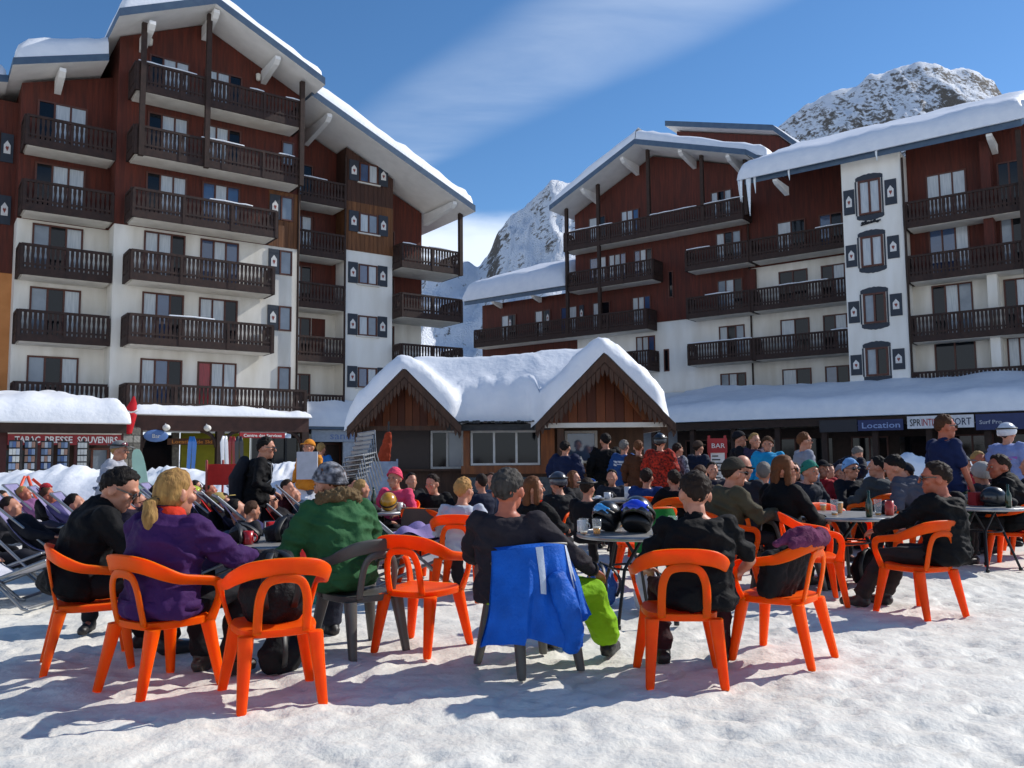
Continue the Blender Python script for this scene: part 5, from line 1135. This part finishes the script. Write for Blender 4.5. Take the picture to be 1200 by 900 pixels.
for k, (lb, px, Y, py, fc, kw) in enumerate((
 ('person in black with grey hair seated right of the bald man', 893, 10.8, 540, 20, dict(jacket='#121216', hair='grey')),
 ('woman in dark plum seated behind the woman with sunglasses', 932, 12.8, 541, 150, dict(jacket='#35162a', hair='dark', style='long')),
 ('man in dark green seated left of the slate grey man', 1050, 12.4, 543, -60, dict(jacket='#1f2f27', hair='dark', hat='cap', hatc='#20242c')),
 ('person in black seated at the right edge beside the lilac skier', 1195, 11.6, 534, -70, dict(jacket='#101015', hair='black')),
 ('person in black with sunglasses seated behind the navy T-shirt', 1090, 13.0, 541, 200, dict(jacket='#16161c', hair='brown', shades=True)),
 ('person in black seated between the bearded man and the white hood', 1163, 12.0, 541, -100, dict(jacket='#121218', hair='dark')),
 ('child in red seated by the family table', 972, 14.4, 543, 170, dict(jacket='#8f1f26', hair='brown')),
 ('person in dark blue seated left of the family table', 921, 14.6, 543, 60, dict(jacket='#1b2a4a', hair='black')),
 ('person in black with goggles on the forehead behind the black helmets', 690, 10.0, 560, 30, dict(jacket='#131318', hair='dark', goggles='#3a62b8')),
 ('person in graphite seated at the white cup table', 715, 13.2, 550, 190, dict(jacket='#2a2b32', hair='black')),
 ('woman in black seated left of the white cup table', 676, 13.4, 549, 120, dict(jacket='#17171d', hair='chestnut', style='long')),
 ('person in navy with dark hair seated right behind the boy', 560, 11.8, 556, -30, dict(jacket='#1a2036', hair='dark')),
 ('person in grey blue seated between the boy and the hut', 575, 13.2, 553, 180, dict(jacket='#4a5a70', hair='brown')),
 ('person in black seated right of the person in pink', 484, 12.8, 553, 150, dict(jacket='#121217', hair='black')),
 ('man in dark brown seated behind the olive jacket', 822, 11.6, 545, 40, dict(jacket='#2e221b', hair='brown')))):
    person(lb, px, Y, py, fc, near=0, puff=.025, **kw)
    if k % 3 == 0: chair(X(px, Y), Y, fc, 'orange armchair under the '+lb)
# standing people
person('tall man in navy T-shirt standing with sunglasses', 1108, 10.7, 486, 78, pose='stand', jacket='#18244a', trousers='#1f3a2a', hair='brown', sleeves='short', shades=True, near=1, head=(12, 4, 0), skin='skin2', puff=.004, arms=((-.24, .08, .86), (.24, .10, .84)))
person('skier in lilac and blue jacket with a white striped helmet', 1180, 13.2, 498, 60, pose='stand', jacket='#7f8fc0', stripe=(1, '#9a62b0'), trousers='#7d8a1e', hair='dark', hat='helmet', hatc='#c9cdd6', goggles='#2a2d38', puff=.03)
person('man in black cap walking past the right shops', 867, 16.4, 505, 100, pose='walk', jacket='#16161c', hair='black', hat='cap', hatc='#1a1a20', puff=.02)
person('man in purple grey jacket with short fair hair near the shops', 884, 16.2, 507, 165, pose='stand', jacket='#3c3348', hair='fair', puff=.02)
person('woman in a turquoise jacket with a brown fur hat', 898, 15.2, 512, 200, pose='stand', jacket='#1a8fc0', trousers='#1a2a44', hair='chestnut', hat='beanie', hatc='#4b3524', puff=.04, bulk=1.1)
person('woman in grey top with hair tied up standing in profile', 943, 13.6, 507, 85, pose='stand', jacket='#8b8f9c', hair='chestnut', puff=.01, shades=True)
person('person in dark navy jacket stooping over the children', 985, 15.2, 519, 60, pose='stand', jacket='#1a1c2b', hair='grey', lean=38, puff=.03, head=(0, 20, 0), sc=.98)
person('man in a dark navy jacket at the hut counter', 662, 16.9, 516, 20, pose='stand', jacket='#16203f', trousers='#16181f', hair='black', puff=.05, bulk=1.2)
person('man in black at the hut counter', 708, 17.2, 508, -10, pose='stand', jacket='#0b0b0e', hair='black', puff=.04, bulk=1.15)
person('skier in blue jacket with white stripes waiting at the hut', 731, 16.7, 516, 30, pose='stand', jacket='#24487f', stripe=(2, '#c9ced6'), hair='grey', puff=.03)
person('person in a brown leather jacket waiting at the hut', 747, 16.3, 517, 10, pose='stand', jacket='#4f2f1d', hair='chestnut', puff=.03)
person('skier in red patterned jacket and black and white helmet', 773, 15.9, 509, 30, pose='stand', jacket='#b8301f/#3a1512', trousers='#1c1c22', hair='dark', hat='helmet', hatc='#1d1e22', goggles='#d6d9dd', puff=.04)
person('person in grey camouflage jacket near the red skier', 794, 16.2, 520, 60, pose='stand', jacket='#30323c/#8a8c98', trousers='#23252e', hair='dark', puff=.03)
person('person in dark blue with a cap right of the hut', 818, 16.8, 517, 50, pose='stand', jacket='#1b2338', hair='dark', hat='cap', hatc='#4a3a30', puff=.02)
person('man in black jacket carrying a rucksack walking behind the deck chairs', 300, 10.6, 513, 72, pose='walk', jacket='#0b0b0e', trousers='#1d1c24', hair='black', shades=True, near=1, bag='#1d1f26', puff=.02, lean=8, head=(10, 6, 0))
person('man in an orange jacket holding a pale board by the arcade', 361, 15.6, 515, 205, pose='stand', jacket='#d98a2c', trousers='#5a5e68', hair='fair', hat='cap', hatc='#d88a30', puff=.03)
person('skier in light grey jacket with grey cap and goggles at the left', 131, 12.2, 517, 80, pose='stand', jacket='#a7a9b2', trousers='#2c2c34', hair='fair', hat='cap', hatc='#7e7f80', goggles='#6d2a2e', near=1, puff=.03, lean=8)
person('person in blue jacket by the ski shop window', 377, 19.5, 519, 10, pose='stand', jacket='#2f6fae', hair='fair')

# ------------------------------------------------------------------ deck chairs and the people lying in them
def make_deck(label):
    r = thing('deck_chair', label, 'deck chair', group='deck chairs in the left of the terrace')
    al = M_['alu']; fr = MB()
    for s_ in (-1, 1):
        fr.tube([(s_*.29, -.62, .98), (s_*.29, .45, .03), (s_*.29, .5, .02)], .016, 8)
    fr.tube([(-.29, -.62, .98), (.29, -.62, .98)], .016, 8).tube([(-.29, .48, .03), (.29, .48, .03)], .016, 8); fr.build('back_frame', al, r)
    fr = MB()
    for s_ in (-1, 1): fr.tube([(s_*.26, .62, .46), (s_*.26, -.52, .03)], .016, 8)
    fr.tube([(-.26, .62, .46), (.26, .62, .46)], .016, 8).tube([(-.26, -.52, .03), (.26, -.52, .03)], .016, 8); fr.build('seat_frame', al, r)
    pr = catmull([(0, -.61, .985), (0, -.40, .70), (0, -.15, .40), (0, .10, .29), (0, .38, .36), (0, .615, .47)], 5)
    MB().sweep(pr, [(1, 0, 0)]*len(pr), [.54]*len(pr), .008).build('sling', M_['sling_purple'], r)
    return r
for n_, c in (('purple', '#5b4a8c'), ('lilac', '#8f8ab0'), ('white', '#c9c9d2'), ('red', '#c8242a'), ('navy', '#2a2f52')): M_['sling_'+n_] = cloth(c)
DK = []
def deck(px, Y, face, col, label):
    x = X(px, Y)
    if not DK: DK.append(make_deck(label)); r = DK[0]; r.location = (x, Y, 0); r.rotation_euler.z = -math.radians(face)
    else: r = dup(DK[0], (x, Y, 0), -math.radians(face), label)
    for c in r.children:
        if c.name.startswith('sling') and col != 'purple': c.material_slots[0].link = 'OBJECT'; c.material_slots[0].material = M_['sling_'+col]
    return r
LOUNGE = [ # px, Y, face, sling, jacket, trousers, hair, hat, hatc, text for person
 (-8, 8.6, 84, 'lilac', '#0e0e12', '#26262c', 'black', None, None, 'dark-haired man in black lying low at the left edge'),
 (30, 12.0, 78, 'purple', '#c3bfc6', '#3a3642', 'fair', 'band', '#d8484a', 'person in white with a red headband sunbathing by the snow bank'),
 (58, 10.4, 74, 'purple', '#1e1e25', '#4a2a30', 'dark', None, None, 'person in black reclining left of the black jacket man'),
 (92, 13.2, 70, 'lilac', '#4f4a7a', '#2c2a3a', 'brown', None, None, 'person in violet reclining by the snow bank'),
 (170, 12.6, 76, 'purple', '#7b6aa4', '#333', 'dark', 'band', '#d9808c', 'person in lavender reclining behind the blonde woman'),
 (188, 9.6, 66, 'navy', '#7a2338', '#26262e', 'brown', 'beanie', '#56606e', 'person in dark red reclining right behind the blonde woman'),
 (226, 11.6, 70, 'navy', '#2d4164', '#6a6c76', 'dark', None, None, 'person in steel blue reclining near the red flag'),
 (248, 9.2, 62, 'purple', '#3a2a52', '#24242c', 'dark', 'cap', '#c84a34', 'person in violet with an orange cap behind the table'),
 (262, 12.8, 74, 'lilac', '#23252c', '#3a3c44', 'dark', 'helmet', '#b8c41e', 'person with a neon yellow helmet reclining'),
 (286, 11.2, 70, 'red', '#d8602c', '#7d7f86', 'chestnut', None, None, 'person in orange reclining below the rucksack man'),
 (322, 9.4, 66, 'purple', '#34305a', '#7c7f8e', 'black', None, None, 'person in indigo reclining left of the red deck chair'),
 (318, 13.0, 74, 'white', '#cfcdd4', '#2c2c34', 'dark', 'beanie', '#31222c', 'person in white reclining behind the rucksack man'),
 (352, 11.0, 70, 'red', '#1d1a1c', '#55504c', 'chestnut', None, None, 'person with brown hair and black jacket left of the parka'),
 (60, 14.4, 80, 'purple', '#8a5a84', '#333', 'fair', None, None, 'person in mauve reclining far back by the snow bank'),
 (442, 9.8, 76, 'purple', '#3f5a3a', '#7a5f96', 'dark', None, None, 'person in moss green reclining right of the parka'),
 (215, 14.4, 80, 'purple', '#6e4f8e', '#2b2b33', 'black', None, None, 'person in plum reclining farthest back behind the blonde woman'),
 (132, 10.6, 72, 'lilac', '#2e2b3a', '#3c3a46', 'black', None, None, 'person in slate reclining between the man in sunglasses and the blonde woman'),
 (275, 14.8, 78, 'white', '#6a4f9a', '#2c2c34', 'dark', None, None, 'person in bright violet reclining far behind the rucksack man'),
 (205, 10.6, 70, 'lilac', '#c14a52', '#2a2a32', 'brown', None, None, 'person in coral reclining behind the blonde woman'),
 (300, 10.2, 64, 'navy', '#2a2c3c', '#83858e', 'black', 'cap', '#b8a060', 'person with a sand cap reclining near the table with mugs'),
 (375, 12.6, 72, 'white', '#31465a', '#2a2a32', 'black', None, None, 'person in petrol blue reclining just behind the parka'),
]
for i, (px, Y, fc, sl, jk, tr, hr_, ht, hc_, lb) in enumerate(LOUNGE):
    deck(px, Y, fc, sl, 'deck chair under the '+' '.join(lb.split()[:11]))
    person(lb, px, Y, 0, fc, pose='lounge', jacket=jk, trousers=tr if len(tr) == 7 else '#33333a', hair=hr_, hat=ht, hatc=hc_, sc=.97, near=0, shades=i % 3 == 0, puff=.02, skin='skin2' if i % 2 else 'skin')
deck(338, 8.6, 165, 'red', 'empty bright red deck chair behind the round table with mugs').scale = (.8, .8, .72); deck(478, 8.9, 74, 'white', 'empty white deck chair right of the parka')
deck(3, 8.1, 92, 'white', 'empty pale deck chair in front at the left edge')

# ------------------------------------------------------------------ things on chairs and tables
def put(o, loc, rz_=0, s=1): o.location = loc; o.rotation_euler = (0, 0, rz_); o.scale = (s, s, s); return o
# blue jacket over the chair back
bl, wh = cloth('#1560c4', '#0f50a8', .6, .006), cloth('#c9d3e2')
JK = thing('jacket', 'bright blue jacket with white stripes hung over a grey chair', 'jacket', (.1, 5.67, 0), math.radians(30))
def jfn(u, v, side):
    x = (u-.5)*2; w = (.34+.17*v**1.2) if x < 0 else (.23+.05*v)
    fold = .026*math.sin(x*11+v*2.2)*v+.016*math.sin(x*23+1)*v+.012*math.sin(v*9+x*4)*v
    bot = .58+.06*math.sin(x*3+.6)+(.04 if x < -.5 else 0)-(.10 if x > .6 else 0)
    z = .815-v*bot; y = -.275-.055-.05*math.sin(v*1.6)-fold-.04*v; y += .17*abs(x)**2.2*(1-v*.55)
    if side: y += .018
    return (x*w-.02, y, z-.03*abs(x)**2*(1-v))
b = MB(); b.grid(lambda u, v: jfn(u, v, 0), 60, 40); b.grid(lambda u, v: jfn(u, v, 1), 60, 40)
b.grid(lambda u, v: ((u-.5)*.56-.04, -.33+.17*abs(2*u-1)**2.2+v*.12, .815+.014*math.sin(v*math.pi)-.03*abs(2*u-1)**2), 30, 5)
b.grid(lambda u, v: ((u-.5)*.54-.04, -.205+.17*abs(2*u-1)**2.2+.02*v, .812-v*.22-.03*abs(2*u-1)**2), 30, 8)
b.build('jacket_back', bl, JK)
for xx, l in ((-.14, .30), (.28, .26)):
    MB().grid(lambda u, v, xx=xx, l=l: tuple(Vector(jfn(.5+xx+.035*(u-.5)*2*(1-v*.3)+.02*v, v*l/.6, 0))+Vector((0, -.006, 0))), 4, 14).build('white_stripe', wh, JK)
sl = MB().tube([(-.02, -.38, .62), (.02, -.43, .46), (.05, -.45, .3), (.04, -.44, .19)], [.07, .085, .08, .06], 12, fy=.6); remesh(sl, 'sleeve', bl, JK, .011, .03, 2)
# black rucksack on the empty chair
def sack(label, name, col, loc, rz_, sx=.15, h=.4, cat='rucksack'):
    o = remesh(MB().tube([(0, 0, .08), (0, 0, h*.5), (.01, .01, h-.06)], [sx, sx*1.08, sx*.72], 14, fy=.72), name, cloth(col, None, .65, .008), None, .012, .05, 2)
    put(o, loc, rz_); r = tag(o, label, cat)
    st = MB().sweep(catmull([(-.08, -sx*.75, h*.2), (-.1, -sx*.95, h*.6), (-.06, -sx*.55, h*.98), (0, 0, h+.03), (.06, -sx*.55, h*.98), (.1, -sx*.95, h*.6), (.08, -sx*.75, h*.2)], 3), [(1, 0, 0)]*19, [.04]*19, .012)
    st.build('strap', M_['black'], o); return o
sack('black rucksack lying on the nearest orange armchair', 'rucksack', '#141418', (-1.43, 5.08, .44), .5, .19, .36)
sack('dark rucksack on the snow under the nearest orange armchair', 'rucksack', '#17171b', (-1.52, 5.6, 0), 1.0, .15, .27)
sack('charcoal bag on the table with the red mugs', 'bag', '#26272b', (-1.78, 6.67, .7), .4, .17, .2, 'bag')
sack('grey bag lying on the table at the left', 'bag', '#3b3d42', (-2.1, 6.46, .7), 1.2, .12, .16, 'bag')
o = remesh(MB().tube([(-.2, 0, .5), (-.19, -.04, .66)], [.08, .1], 8).tube([(0, 0, .45), (0, -.06, .6), (0, -.1, .72)], [.2, .24, .22], 14, fy=.36).tube([(.2, 0, .42), (.2, -.04, .66)], [.07, .1], 8), 'coat', cloth('#16171b'), None, .013, .05, 2)
put(o, (1.81, 5.78, 0), math.radians(51)); tag(o, 'black coat hanging inside the orange chair with the plum scarf', 'coat')
o = remesh(MB().tube([(-.26, -.19, .80), (-.1, -.25, .835), (.05, -.27, .825), (.2, -.22, .82), (.27, -.1, .78)], [.03, .06, .05, .065, .04], 10).tube([(.0, -.22, .86), (-.15, -.2, .86), (-.28, -.1, .8)], [.04, .05, .03], 8), 'scarf', cloth('#4d1f3c', '#6e3556', .95, .012), None, .011, .05, 1)
put(o, (1.81, 5.78, 0), math.radians(51)); tag(o, 'plum woollen scarf bunched over the back of an orange chair', 'scarf')
def cover(label, x, y, face, c):
    b = MB(); fn = lambda u, v, d: ((u-.5)*.56, -.30-d+.16*abs(2*u-1)**2-.03*math.sin(u*9)*v, .815-v*(.45+.05*math.sin(u*5)))
    b.grid(lambda u, v: fn(u, v, 0), 24, 16); b.grid(lambda u, v: fn(u, v, .02), 24, 16); b.grid(lambda u, v: ((u-.5)*.56, -.32+.16*abs(2*u-1)**2+v*.12, .815), 24, 3)
    o = b.build('jacket', cloth(c)); put(o, (x, y, 0), -math.radians(face)); tag(o, label, 'jacket')
cover('green jacket draped over an orange chair beside the ski helmet', 1.45, 9.2, -30, '#1f7a34')
cover('brown grey coat draped over an orange chair left of the boy', -.95, 9.6, 30, '#5a4a42')
# helmets with goggles
def helmet(label, loc, rz_, col, gog=None, s=1):
    r = thing('ski_helmet', label, 'helmet', loc, rz_); r.scale = (s, s, s)
    d = dome(Vector((0, 0, .10)), Matrix.Identity(3), (.118, .145, .135), lambda a: math.radians(122-14*math.cos(a)), 24, 12); d.build('shell', mat('helmet_'+col.strip('#'), col, .3, None, 5, coat=.5), r)
    MB().lathe([(.09, 0), (.1, .01), (.1, .05), (.09, .06)], 18).build('lining', M_['black'], r)
    if gog:
        r.rotation_euler = (.55, 0, rz_); r.location.z += .04
        MB().tube([(s_*.085, .135-abs(s_)*.05, .11) for s_ in (-1, -.6, -.2, .2, .6, 1)], [.03, .045, .048, .048, .045, .03], 10, fx=.5).build('goggle_lens', mat('goggle_'+gog.strip('#'), gog, .1, None, 4, coat=1), r)
        MB().tube([(1.03*.12*math.sin(a), 1.03*.147*math.cos(a), .11) for a in [k*math.pi/12 for k in range(3, 22)]], .014, 6, fx=.3).build('goggle_strap', M_['black'], r)
    return r
helmet('black ski helmet with blue mirrored goggles on the beer table', (1.02, 7.02, .738), 2.8, '#131316', '#2440d8', 1.2)
helmet('second black helmet with pale blue lens lying behind the beer', (.76, 7.17, .738), 2.2, '#17181b', '#4aa6e8')
helmet('yellow helmet on the table beside the person in pink', (-1.5, 10.2, .738), 0, '#c98f18', '#26262b', .85); helmet('dark red helmet on the table left of the yellow one', (-1.95, 10.25, .738), .4, '#5c1a1c')
helmet('black helmet at the far side of the right table', (X(1158, 10.1), 10.1, .738), 1.2, '#1b1b20')
# drinks
def beer(label, x, y, z=.738, fill=.45, h=.13):
    r = thing('beer_glass', label, 'beer glass', (x, y, z), 0, 'plastic beer cups on the tables')
    MB().lathe([(.03, 0), (.041, h), (.039, h), (.0285, .006), (.0, .006)], 18).build('cup', M_['glassc'], r)
    MB().lathe([(.027, .008), (.0275+.0105*fill, h*fill)], 16).build('beer', M_['beer'], r); MB().lathe([(.0275+.0105*fill, h*fill+.001), (.028+.0105*fill, h*fill+.012)], 16).build('foam', M_['foam'], r)
beer('beer cup half full left of the black helmet', .68, 6.88, fill=.42); beer('tall beer cup right of the black helmet', 1.3, 6.88, fill=.55, h=.15); beer('nearly empty cup at the left rim of the helmet table', .58, 6.96, fill=.1)
beer('nearly empty tall cup on the right beer table', 3.33, 8.75, fill=.16, h=.17); beer('second nearly empty tall cup on the right beer table', 3.76, 8.7, fill=.16, h=.17); beer('small beer behind the tall cups', 3.48, 9.0, fill=.9, h=.13)
def mug(label, x, y, c, z=.738, h=.1, s=1):
    r = thing('mug', label, 'mug', (x, y, z)); m = mat('mug_'+c.strip('#'), c, .3, None, 5, coat=.4)
    MB().lathe([(.034*s, 0), (.04*s, .01), (.04*s, h), (.036*s, h), (.034*s, .012), (0, .012)], 18).build('cup', m, r)
    MB().tube([(.038*s+.03*math.sin(a), 0, h/2+.03*math.cos(a)) for a in [k*math.pi/8 for k in range(9)]], .006, 6).build('handle', m, r)
mug('red mug in front of the charcoal bag', -2.0, 6.38, '#b81f26'); mug('red mug behind the charcoal bag', -1.78, 6.92, '#c02a2c'); mug('red and white tall cup on the right beer table', 3.9, 8.75, '#c43c2c', h=.15, s=1.1)
mug('white cup on the small table by the hut', 1.4, 12.5, '#d8d8da', s=1.3); mug('white jug on the small table by the hut', 1.7, 12.5, '#cfd3da', h=.18, s=1.2); mug('red apple coloured cup near the woman with sunglasses', 3.1, 9.05, '#b3202a', h=.08)
for lb, x, y, c in (('white paper plate with napkin on the right beer table', 3.08, 8.87, '#dedede'), ('white plate on the helmet table', 1.22, 6.77, '#d6d6d8'), ('white napkin plate on the small table by the hut', 1.25, 12.45, '#e2e2e2'), ('tray of leftovers on the family table', 5.15, 13.7, '#b98f6a')):
    o = MB().lathe([(.0, .004), (.07, .004), (.11, .018), (.112, .022), (.07, .01), (0, .01)], 20).ell((.01, .01, .03), (.06, .045, .028)).build('plate', mat('plate_'+c.strip('#'), c, .6)); o.location = (x, y, .738); tag(o, lb, 'plate')
o = MB().box(-.09, .09, -.06, .06, .0, .16).build('menu_card', mat('menu_red', '#a02a2e', .5)); put(o, (X(1140, 10.3), 10.3, .738), .3); tag(o, 'red menu card on the far right table', 'menu')
TT = {'right beer table': (3.5, 9.0, 1.3), 'small table by the hut': (1.55, 12.6, 1.05), 'family table': (5.2, 13.8, 1.1), 'table beside the person in pink': (-1.75, 10.3, 1.05), 'table by the bearded man': (X(1146, 10.1), 10.1, .95), 'helmet table': (1.0, 7.12, 1.0)}
WHERE = ('at the near rim of the ', 'at the far rim of the ', 'on the left side of the ', 'on the right side of the ')
rq = random.Random(11)
for nm, (tx, ty, ts) in TT.items():
    for k in range(4):
        dx_, dy_ = ((.08, -.36), (-.05, .36), (-.37, .06), (.36, -.04))[k]; x, y = tx+dx_*ts+rq.uniform(-.05, .05), ty+dy_*ts+rq.uniform(-.04, .04)
        if nm == 'helmet table' and k < 1: continue
        kind = (k+len(nm)) % 4
        if kind == 0:
            o = MB().lathe([(.03, 0), (.034, .02), (.034, .15), (.014, .2), (.013, .27)], 12).build('bottle', mat('bottle_green', '#1f3a22', .1, coat=.5)); o.location = (x, y, .738); tag(o, 'dark green bottle '+WHERE[k]+nm, 'bottle')
        elif kind == 1: beer('half drunk beer '+WHERE[k]+nm, x, y, fill=rq.uniform(.3, .7))
        elif kind == 2: mug('white cup '+WHERE[k]+nm, x, y, '#d6d4d0')
        else:
            o = MB().ell((0, 0, .05), (.09, .11, .06)).ell((.06, .05, .03), (.06, .07, .035)).build('gloves', cloth('#1c1d22')); o.location = (x, y, .735); tag(o, 'pair of black gloves '+WHERE[k]+nm, 'gloves')
# red and white stand sign by the snow bank
SG = thing('stand_sign', 'red and white menu sign standing by the right snow bank', 'sign', (X(839, 17.5), 17.5, 0), .05)
fr_ = MB(); 
for s_ in (-1, 1): fr_.box(s_*.17-.02, s_*.17+.02, -.03, .03, 0, 1.78)
fr_.box(-.15, .15, -.03, .03, .75, .8).build('frame', rd, SG)
o = MB().box(-.2, .2, -.045, .03, 1.42, 1.72).build('top_panel', rd, SG); text('BAR', .14, M_['shw'], o, (-.14, -.048, 1.52), fit=.28)
o = MB().box(-.149, .149, -.025, .02, .801, 1.419).build('price_board', M_['shw'], SG); b = MB()
for i in range(7): b.box(-.12, .01+.1*((i*37) % 5)/5, -.03, -.026, 1.34-i*.075, 1.365-i*.075)
b.build('price_lines', M_['iron'], o)
# pale green snowboard, orange trestle, board held by the orange man
def board(label, loc, rot, c, w=.14, l=.75):
    pts = []
    for k in range(24):
        a = 2*math.pi*k/24; pts.append((w*(abs(math.cos(a))**.7)*math.copysign(1, math.cos(a))*(1-.12*(1-abs(math.sin(a)))), 0, l*math.copysign(abs(math.sin(a))**.8, math.sin(a))))
    o = MB().prism(pts, (0, .012, 0)).build('deck', mat('board_'+c.strip('#'), c, .3, None, 4, coat=.4)); o.name = 'snowboard'; put(o, loc); o.rotation_euler = rot; tag(o, label, 'snowboard'); return o
board('pale green snowboard stuck in the snow bank by the arcade', (X(168, 16.6), 16.6, .86), (.12, -.15, .3), '#bfe8cf')
o = MB().box(-.19, .19, -.02, .02, 0, .5).build('sign_board', mat('pale_board', '#b9bec8', .5)); put(o, (X(361, 15.3), 15.25, 1.0), -.05); tag(o, 'pale square board held by the man in orange', 'board')
TR = thing('trestle', 'orange folding trestle on the left snow bank', 'trestle', (X(33, 15.2), 15.2, .25), .5)
for s_ in (-1, 1): MB().sweep([(s_*.02, 0, .85), (s_*.32, .1*s_, .0)], [(0, 1, 0)]*2, [.18]*2, .05).build('leg', mat('trestle_orange', '#f0593a', .5), TR)
MB().sweep([(.1, 0, .8), (.95, -.2, .0)], [(0, 1, 0)]*2, [.06]*2, .05).build('strut', MATS['trestle_orange'], TR)
for i, (px, Y, c, lb) in enumerate(((243, 13.6, '#c63630', 'red flag on a pole planted in the snow behind the loungers'), (262, 14.2, '#c63630', 'thin red pole stuck in the snow by the lime wall'))):
    r = thing('marker_pole', lb, 'pole', (X(px, Y), Y, 0)); MB().tube([(0, 0, 0), (0, 0, 1.35)], .02, 6).build('pole', mat('pole_red', '#a8423a', .5), r)
    if i == 0: MB().grid(lambda u, v: (.02+u*.5, .05*math.sin(u*6), 1.3-v*.34), 12, 4).build('flag', cloth(c), r)
# skis standing behind the terrace
SKC = ('#2b6fb8', '#b3312b', '#1d1d22', '#d0d3d8', '#c9b01f')
for i, (px, Y) in enumerate(((222, 19.0), (272, 19.3), (283, 19.1), (268, 18.8))):
    r = thing('ski_pair', ['blue skis leaning by the lime wall', 'red skis leaning on the arcade post', 'black skis leaning right of the arcade post', 'white skis leaning left of the arcade post'][i], 'skis', (X(px, Y), Y, .3), .3*i)
    for s_ in (-1, 1): MB().sweep([(s_*.06, 0, 0), (s_*.055, .1, .7), (s_*.05, .18, 1.45), (s_*.03, .16, 1.6)], [(1, 0, 0)]*4, [.1, .075, .1, .05], .014).build('ski', mat('ski_'+str(i), SKC[i], .3, None, 3, coat=.4), r)
# stack of metal chairs leaning by the hut
ST0 = thing('stacked_chair', 'grey slatted metal chair at the foot of the leaning stack', 'chair', group='stacked grey chairs beside the hut')
b = MB()
for s_ in (-1, 1):
    b.tube([(s_*.22, .2, 0), (s_*.22, .2, .44), (s_*.21, -.18, .45), (s_*.2, -.26, .85)], .013, 6); b.tube([(s_*.21, -.18, .45), (s_*.22, -.25, 0)], .013, 6)
b.tube([(-.2, -.26, .85), (.2, -.26, .85)], .013, 6).build('frame', M_['alu'], ST0)
for k in range(6): MB().box(-.21, .21, -.17+k*.065, -.12+k*.065, .452, .466).build('seat_slat', mat('slat_grey', '#b3b2ad', .5), ST0)
for k in range(4): MB().box(-.2, .2, -.262+.012*(3-k)*1.0, -.25+.012*(3-k), .55+k*.08, .6+k*.08).build('back_slat', MATS['slat_grey'], ST0)
sx_, sy_ = X(412, 15.2), 15.2
for k in range(12):
    lb = 'grey slatted metal chair in the leaning stack beside the hut'
    r = ST0 if k == 0 else dup(ST0); r.location = (sx_-.1+.028*k, sy_+.02*k, .05+.085*k); r.rotation_euler = (math.radians(-8), math.radians(6), math.radians(150))
    r['label'] = ('bottom', 'second', 'third', 'fourth', 'fifth', 'sixth', 'seventh', 'eighth', 'ninth', 'tenth', 'eleventh', 'topmost')[k]+' grey metal chair '+('' if k in (0, 11) else 'from the foot ')+'in the leaning stack beside the hut'
# grey board and red parasol furled by the hut
o = MB().box(-.32, .32, -.02, .02, 0, 1.3).box(-.36, -.321, -.03, .03, 0, 1.35).box(.321, .36, -.03, .03, 0, 1.35).build('notice_board', mat('notice_grey', '#7f8fa6', .6, '#66758b')); put(o, (X(446, 17.6), 17.6, 0), .15); tag(o, 'blue grey notice board left of the hut counter', 'board')
PR = thing('furled_parasol', 'furled orange red parasol hanging at the left of the hut', 'parasol', (X(455, 18.3), 18.3, 0)); MB().tube([(0, 0, 0), (0, 0, 2.15)], .02, 8).build('pole', M_['iron'], PR)
remesh(MB().tube([(0, 0, 1.9), (-.03, 0, 1.7), (-.1, 0, 1.4), (-.06, 0, 1.25)], [.07, .1, .14, .07], 12, fy=.6), 'canopy', cloth('#94381f'), PR, .02, .06, 1)
# thin things lying about between the deck chairs
for i, (px, Y, c, lb) in enumerate(((205, 8.6, '#7c1f2c', 'dark red bag on the snow behind the blonde woman'), (120, 9.0, '#1b1b20', 'black bag on the snow behind the man in black'), (300, 8.3, '#2a2a30', 'dark bag behind the table with mugs'), (376, 8.2, '#2b8a88', 'teal bag under the grey chair of the parka'), (385, 9.6, '#2f7fd0', 'bright blue bag behind the parka'), (590, 10.2, '#22242c', 'dark bag beyond the grey sweater man'), (1010, 9.0, '#1b1b1f', 'black bag under the right beer table'), (700, 8.0, '#3d63a4', 'blue bag under the helmet table'), (755, 7.6, '#c9ccd2', 'white bag under the helmet table'), (1085, 11.6, '#2c2d33', 'dark bag beside the far right table'))):
    sack(lb, 'bag', c, (X(px, Y), Y, 0), i, .17, .34, 'bag')

def throw(label, px, Y, z, c, rz_):
    b = MB(); f = lambda u, v, d: ((u-.5)*.5, (v-.5)*.62, .05*math.sin(u*7+v*3)+.04*math.sin(v*9-u*4)-.5*(u-.5)**2+d)
    b.grid(lambda u, v: f(u, v, .03), 18, 18); b.grid(lambda u, v: f(u, v, 0), 18, 18); o = b.build('jacket', cloth(c)); put(o, (X(px, Y), Y, z), rz_); tag(o, label, 'jacket')
for a in (('mauve jacket thrown over a deck chair near the snow bank', 110, 11.2, .62, '#7a6aa0', .3), ('steel blue jacket heaped beside the table with mugs', 262, 9.0, .55, '#41566e', 1.1), ('pale pink jacket heaped behind the blonde woman', 178, 10.9, .6, '#b98a98', .7),
          ('black jacket heaped beside the red deck chair', 312, 8.5, .5, '#15151a', .2), ('grey jacket heaped to the right of the parka', 452, 9.0, .5, '#84868c', .9), ('lilac jacket over the white deck chair right of the parka', 488, 8.8, .62, '#8f7fb0', .2)): throw(*a)
bpy.data.scenes.remove(WS)
print('objects', len(bpy.data.objects))
